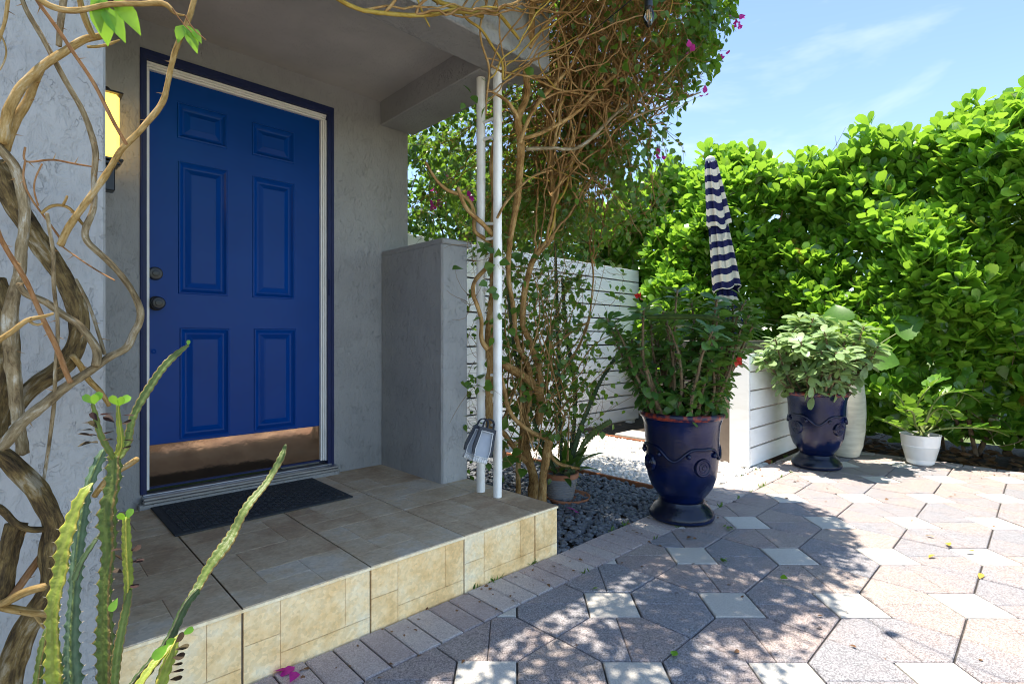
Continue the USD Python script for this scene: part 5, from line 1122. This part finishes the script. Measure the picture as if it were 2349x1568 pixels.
# ------------------------------------------------------------------ string of bulbs
CLEAR = mat('bulb_glass', {'t': ('transparent_bsdf', {'color': (.97, .96, .93)}), 'g': ('glossy_bsdf', {'roughness': .03}), 'f': ('fresnel', {'IOR': 1.5}), 'm': ('mix_closure', {})}, [('f.fac', 'm.fac'), ('t.BSDF', 'm.closure1'), ('g.BSDF', 'm.closure2')], surface='m.closure')
FILA = paint('bulb_filament', (0.55, 0.30, 0.10), None, rough=.4)
sl = thing('string_light', 'black cord with clear hanging bulbs strung from the bougainvillea', 'string light')
B1 = atD(1487, 12, 2.32); B2 = np.array([*(1.89 * FW + .834 * RT), B1[2] + .01])
dv = unit(np.array([*(B2 - B1)[:2], 0]))
zc = B1[2] + .085
cp = [B1 - dv * 1.0 + [0, 0, .22], B1 - dv * .5 + [0, 0, .10], np.array([B1[0], B1[1], zc]), (B1 + B2) / 2 + [0, 0, .078], np.array([B2[0], B2[1], zc]), B2 + dv * .5 + [0, 0, .10], B2 + dv * 1.2 + [0, 0, .17], B2 + dv * 3.0 + [0, 0, .5]]
part(sl, 'cord', tube(np.c_[np.array(cp), np.full(len(cp), .0032)], 7, step=.04), BLACKMETAL, smooth=60)
for b in (B1, B2):
    part(sl, 'socket', lathe([(0, -.012), (.017, -.012), (.018, .0), (.016, .035), (.010, .050), (.006, .075), (0, .075)], 24).apply_translation(b), BLACKMETAL, smooth=40)
    g = part(sl, 'bulb', lathe([(0, -.100), (.006, -.097), (.012, -.090), (.021, -.070), (.025, -.052), (.024, -.040), (.018, -.022), (.0145, -.012)], 28).apply_translation(b), CLEAR, smooth=60)
    part(g, 'filament', join([tube(np.array([[b[0] + .004 * math.cos(a), b[1] + .004 * math.sin(a), b[2] - .02, .0012], [b[0] + .009 * math.cos(a), b[1] + .009 * math.sin(a), b[2] - .065, .0012]]), 4, step=.02) for a in (0, 1.6, 3.1, 4.7)]), FILA)

# ------------------------------------------------------------------ pair of small lamps hung on a rung
LAMPBLACK = paint('lamp_black', (0.012, 0.014, 0.024), (0.02, 0.022, 0.034), rough=.35, nscale=20)
LAMPFACE = paint('lamp_face', (0.42, 0.45, 0.50), (0.34, 0.37, 0.42), rough=.22, nscale=10)
CLEARPL = paint('clear_plastic', (0.55, 0.55, 0.53), (0.75, 0.74, 0.72), rough=.15, nscale=60, lo=.4, hi=.6, spec=.7)
for name_label, (u, v), dd, tilt in (('front one of the pair of black framed lamps hanging from a trellis rung', (1111, 1012), 2.60, 17), ('rear one of the pair of black framed lamps hanging from a trellis rung', (1094, 1008), 2.66, 24)):
    c = atD(u, v, dd)
    lm = UsdGeom.Xform.Define(stage, fresh('/World', 'hanging_lamp'))
    a = math.atan2(-c[1], -c[0])          # local -y faces the street
    lm.AddTranslateOp().Set(Gf.Vec3d(*map(float, c))); lm.AddRotateZOp().Set(math.degrees(a) + 90 + 8); lm.AddRotateYOp().Set(float(tilt)); lm.AddRotateXOp().Set(-12.0)
    tag(lm.GetPrim(), name_label, 'lamp', 'pair of lamps on the trellis'); lp = str(lm.GetPath())
    def poly(s0, s1, z0, z1): return Polygon([(-s1, z1), (-s1 * 1.03, z1 - .02), (-s0 * 1.12, z0 + .03), (-s0, z0), (s0, z0), (s0 * 1.12, z0 + .03), (s1 * 1.03, z1 - .02), (s1, z1)])
    outer = poly(.040, .036, -.062, .060).buffer(.006); inner = poly(.031, .027, -.075, .045).buffer(.003)
    def ext(pg, y0, y1):
        m = trimesh.creation.extrude_polygon(pg, y1 - y0, engine='earcut'); m.vertices = np.c_[m.vertices[:, 0], y0 + m.vertices[:, 2], m.vertices[:, 1]]; m.fix_normals(); return m
    part(lp, 'frame', ext(outer.difference(inner), -.016, .016), LAMPBLACK)
    part(lp, 'face', ext(inner, -.006, .006), LAMPFACE)
    part(lp, 'trim', ext(inner.buffer(.0005).difference(inner.buffer(-.003)), -.0185, -.0155), CLEARPL)
    cl = [bx(-.034, .034, -.018, .018, -.105, -.077, .006)]
    for q in range(7): cl.append(bx(-.036 + .0106 * q, -.030 + .0106 * q, -.022, .022, -.103, -.080, .002))
    part(lp, 'collar', cat(cl), CLEARPL)
    for yy in (-.010, .010):
        th = np.linspace(0, math.pi, 12)
        part(lp, 'handle', tube(np.r_[[[-.026, yy, .055, .0032]], np.c_[-.026 * np.cos(th), np.full(12, yy), .085 + .026 * np.sin(th), np.full(12, .0032)], [[.026, yy, .055, .0032]]], 8, step=.006), LAMPBLACK, smooth=60)

# ------------------------------------------------------------------ small fallen things
DRY = leafmat('brown_leaf', (0.13, 0.06, 0.025), (0.2, 0.1, 0.04), (0.2, 0.1, 0.04), rough=.7, tw=.1)
YEL = leafmat('yellow_petal', (0.55, 0.32, 0.04), (0.62, 0.4, 0.08), (.6, .4, .08), rough=.6, tw=.2)
def r5(x, y): return 1318.4 + .4383 * x, 994.6 + .4383 * y
def fallen(name, label, cat_, m, uv, n, size, group=None, shape=ovate, z=.010):
    t = thing(name, label, cat_, group)
    c = atZ(*uv, z)
    g = np.random.default_rng(int(uv[0] * 7 + uv[1]))
    a = g.uniform(0, 6.28, n); D = np.c_[np.cos(a), np.sin(a), g.uniform(-.05, .35, n)]
    P = c + np.c_[g.normal(0, size * .45, (n, 2)) * (n > 1), g.uniform(0, .006, n)]
    for q in range(n): part(t, 'petal' if m in (MAGENTA, YEL) else 'blade', merge(*place(shape, P[q:q + 1], D[q:q + 1], (g.normal(0, .35, (1, 3)) + [0, 0, 1]), np.array([size * g.uniform(.8, 1.2)]), np.array([1.2]))), m, smooth=True)
fallen('fallen_flower', 'fallen magenta bract lying on the border bricks by the step', 'flower', MAGENTA, (682, 1533), 3, .048)
fallen('fallen_flower', 'fallen magenta bract lying on the slate gravel beside the step corner', 'flower', MAGENTA, (1311, 1173), 3, .05)
fallen('fallen_sprig', 'green leaf sprig lying on the paver just right of the nearest urn', 'sprig', BLEAF, r5(805, 492), 9, .022)
fallen('fallen_sprig', 'green leaf sprig lying at a cream square in the middle of the shade', 'sprig', BLEAF, r5(785, 660), 7, .020)
fallen('fallen_leaf', 'brown fallen leaf on the paver in front of the nearest urn', 'leaf', DRY, r5(612, 540), 1, .045)
fallen('fallen_leaf', 'bright green leaf on the pavers at the edge of the dappled shade', 'leaf', LIME, r5(1075, 748), 1, .04)
fallen('fallen_leaf', 'small green leaf at the brick border near the step', 'leaf', BLEAF, r5(120, 806), 1, .03)
fallen('fallen_leaf', 'small yellow green leaf low in the picture at the foot of the shade', 'leaf', LIME, r5(512, 1166), 1, .03)
fallen('fallen_leaf', 'dark leaf bits on the border bricks left of the nearest urn', 'leaf', DRY, r5(322, 519), 2, .028)
for k, (x, y) in enumerate(((1878, 540), (1950, 571), (1882, 634), (2092, 618), (2130, 731))):
    fallen('fallen_petal', ('yellow petal farthest from the step on the sunlit pavers', 'yellow petal just right of the farthest one on the pavers', 'yellow petal just below the two farthest ones on the pavers', 'yellow petal beside a cream square near the right edge', 'yellow petal lying nearest the camera among five on the pavers')[k], 'petal', YEL, r5(x, y), 1, .045, 'yellow petals on the sunlit pavers', lance)

# crumbs of dry leaf on the pavers and in their joints, thicker by the hedge and along the step
lg = np.random.default_rng(91); n = 420
w_ = lg.uniform(size=n)
X_ = np.where(w_ < .45, PX1 - .12 - lg.exponential(.35, n), np.where(w_ < .75, lg.uniform(.6, 5.6, n), lg.uniform(.8, 5.6, n)))
Y_ = np.where(w_ < .45, lg.uniform(-1.5, 1.5, n), np.where(w_ < .75, Yb1 - .02 - lg.exponential(.10, n), lg.uniform(-1.2, 1.6, n)))
P = np.c_[X_, Y_, np.full(n, .006)]; P = P[(np.hypot(P[:, 0] - U1[0], P[:, 1] - U1[1]) > .2) & (np.hypot(P[:, 0] - U2[0], P[:, 1] - U2[1]) > .2)]; n = len(P)
a = lg.uniform(0, 6.28, n)
part('/World', 'leaf_litter', merge(*place(ovate, P, np.c_[np.cos(a), np.sin(a), lg.normal(.1, .15, n)], np.tile([0, 0, 1.], (n, 1)) + lg.normal(0, .3, (n, 3)), lg.uniform(.008, .024, n))), DRY, smooth=True, kind='stuff')
# tufts of weed in the joints
tf = []
for k in range(26):
    c = np.array([lg.uniform(1.2, 5.5), Yb1 - .003 if k % 2 else Yb0 - .003, -.004]); m_ = 9
    tf.append(place(lance, np.tile(c, (m_, 1)) + lg.normal(0, .006, (m_, 3)) * [2, .3, 0], lg.normal(0, .5, (m_, 3)) + [0, -.1, .8], lg.normal(0, 1, (m_, 3)), lg.uniform(.012, .032, m_), np.full(m_, .6))[0])
part('/World', 'weeds', merge(np.concatenate(tf), lance[1]), BLEAF, smooth=True, kind='stuff')
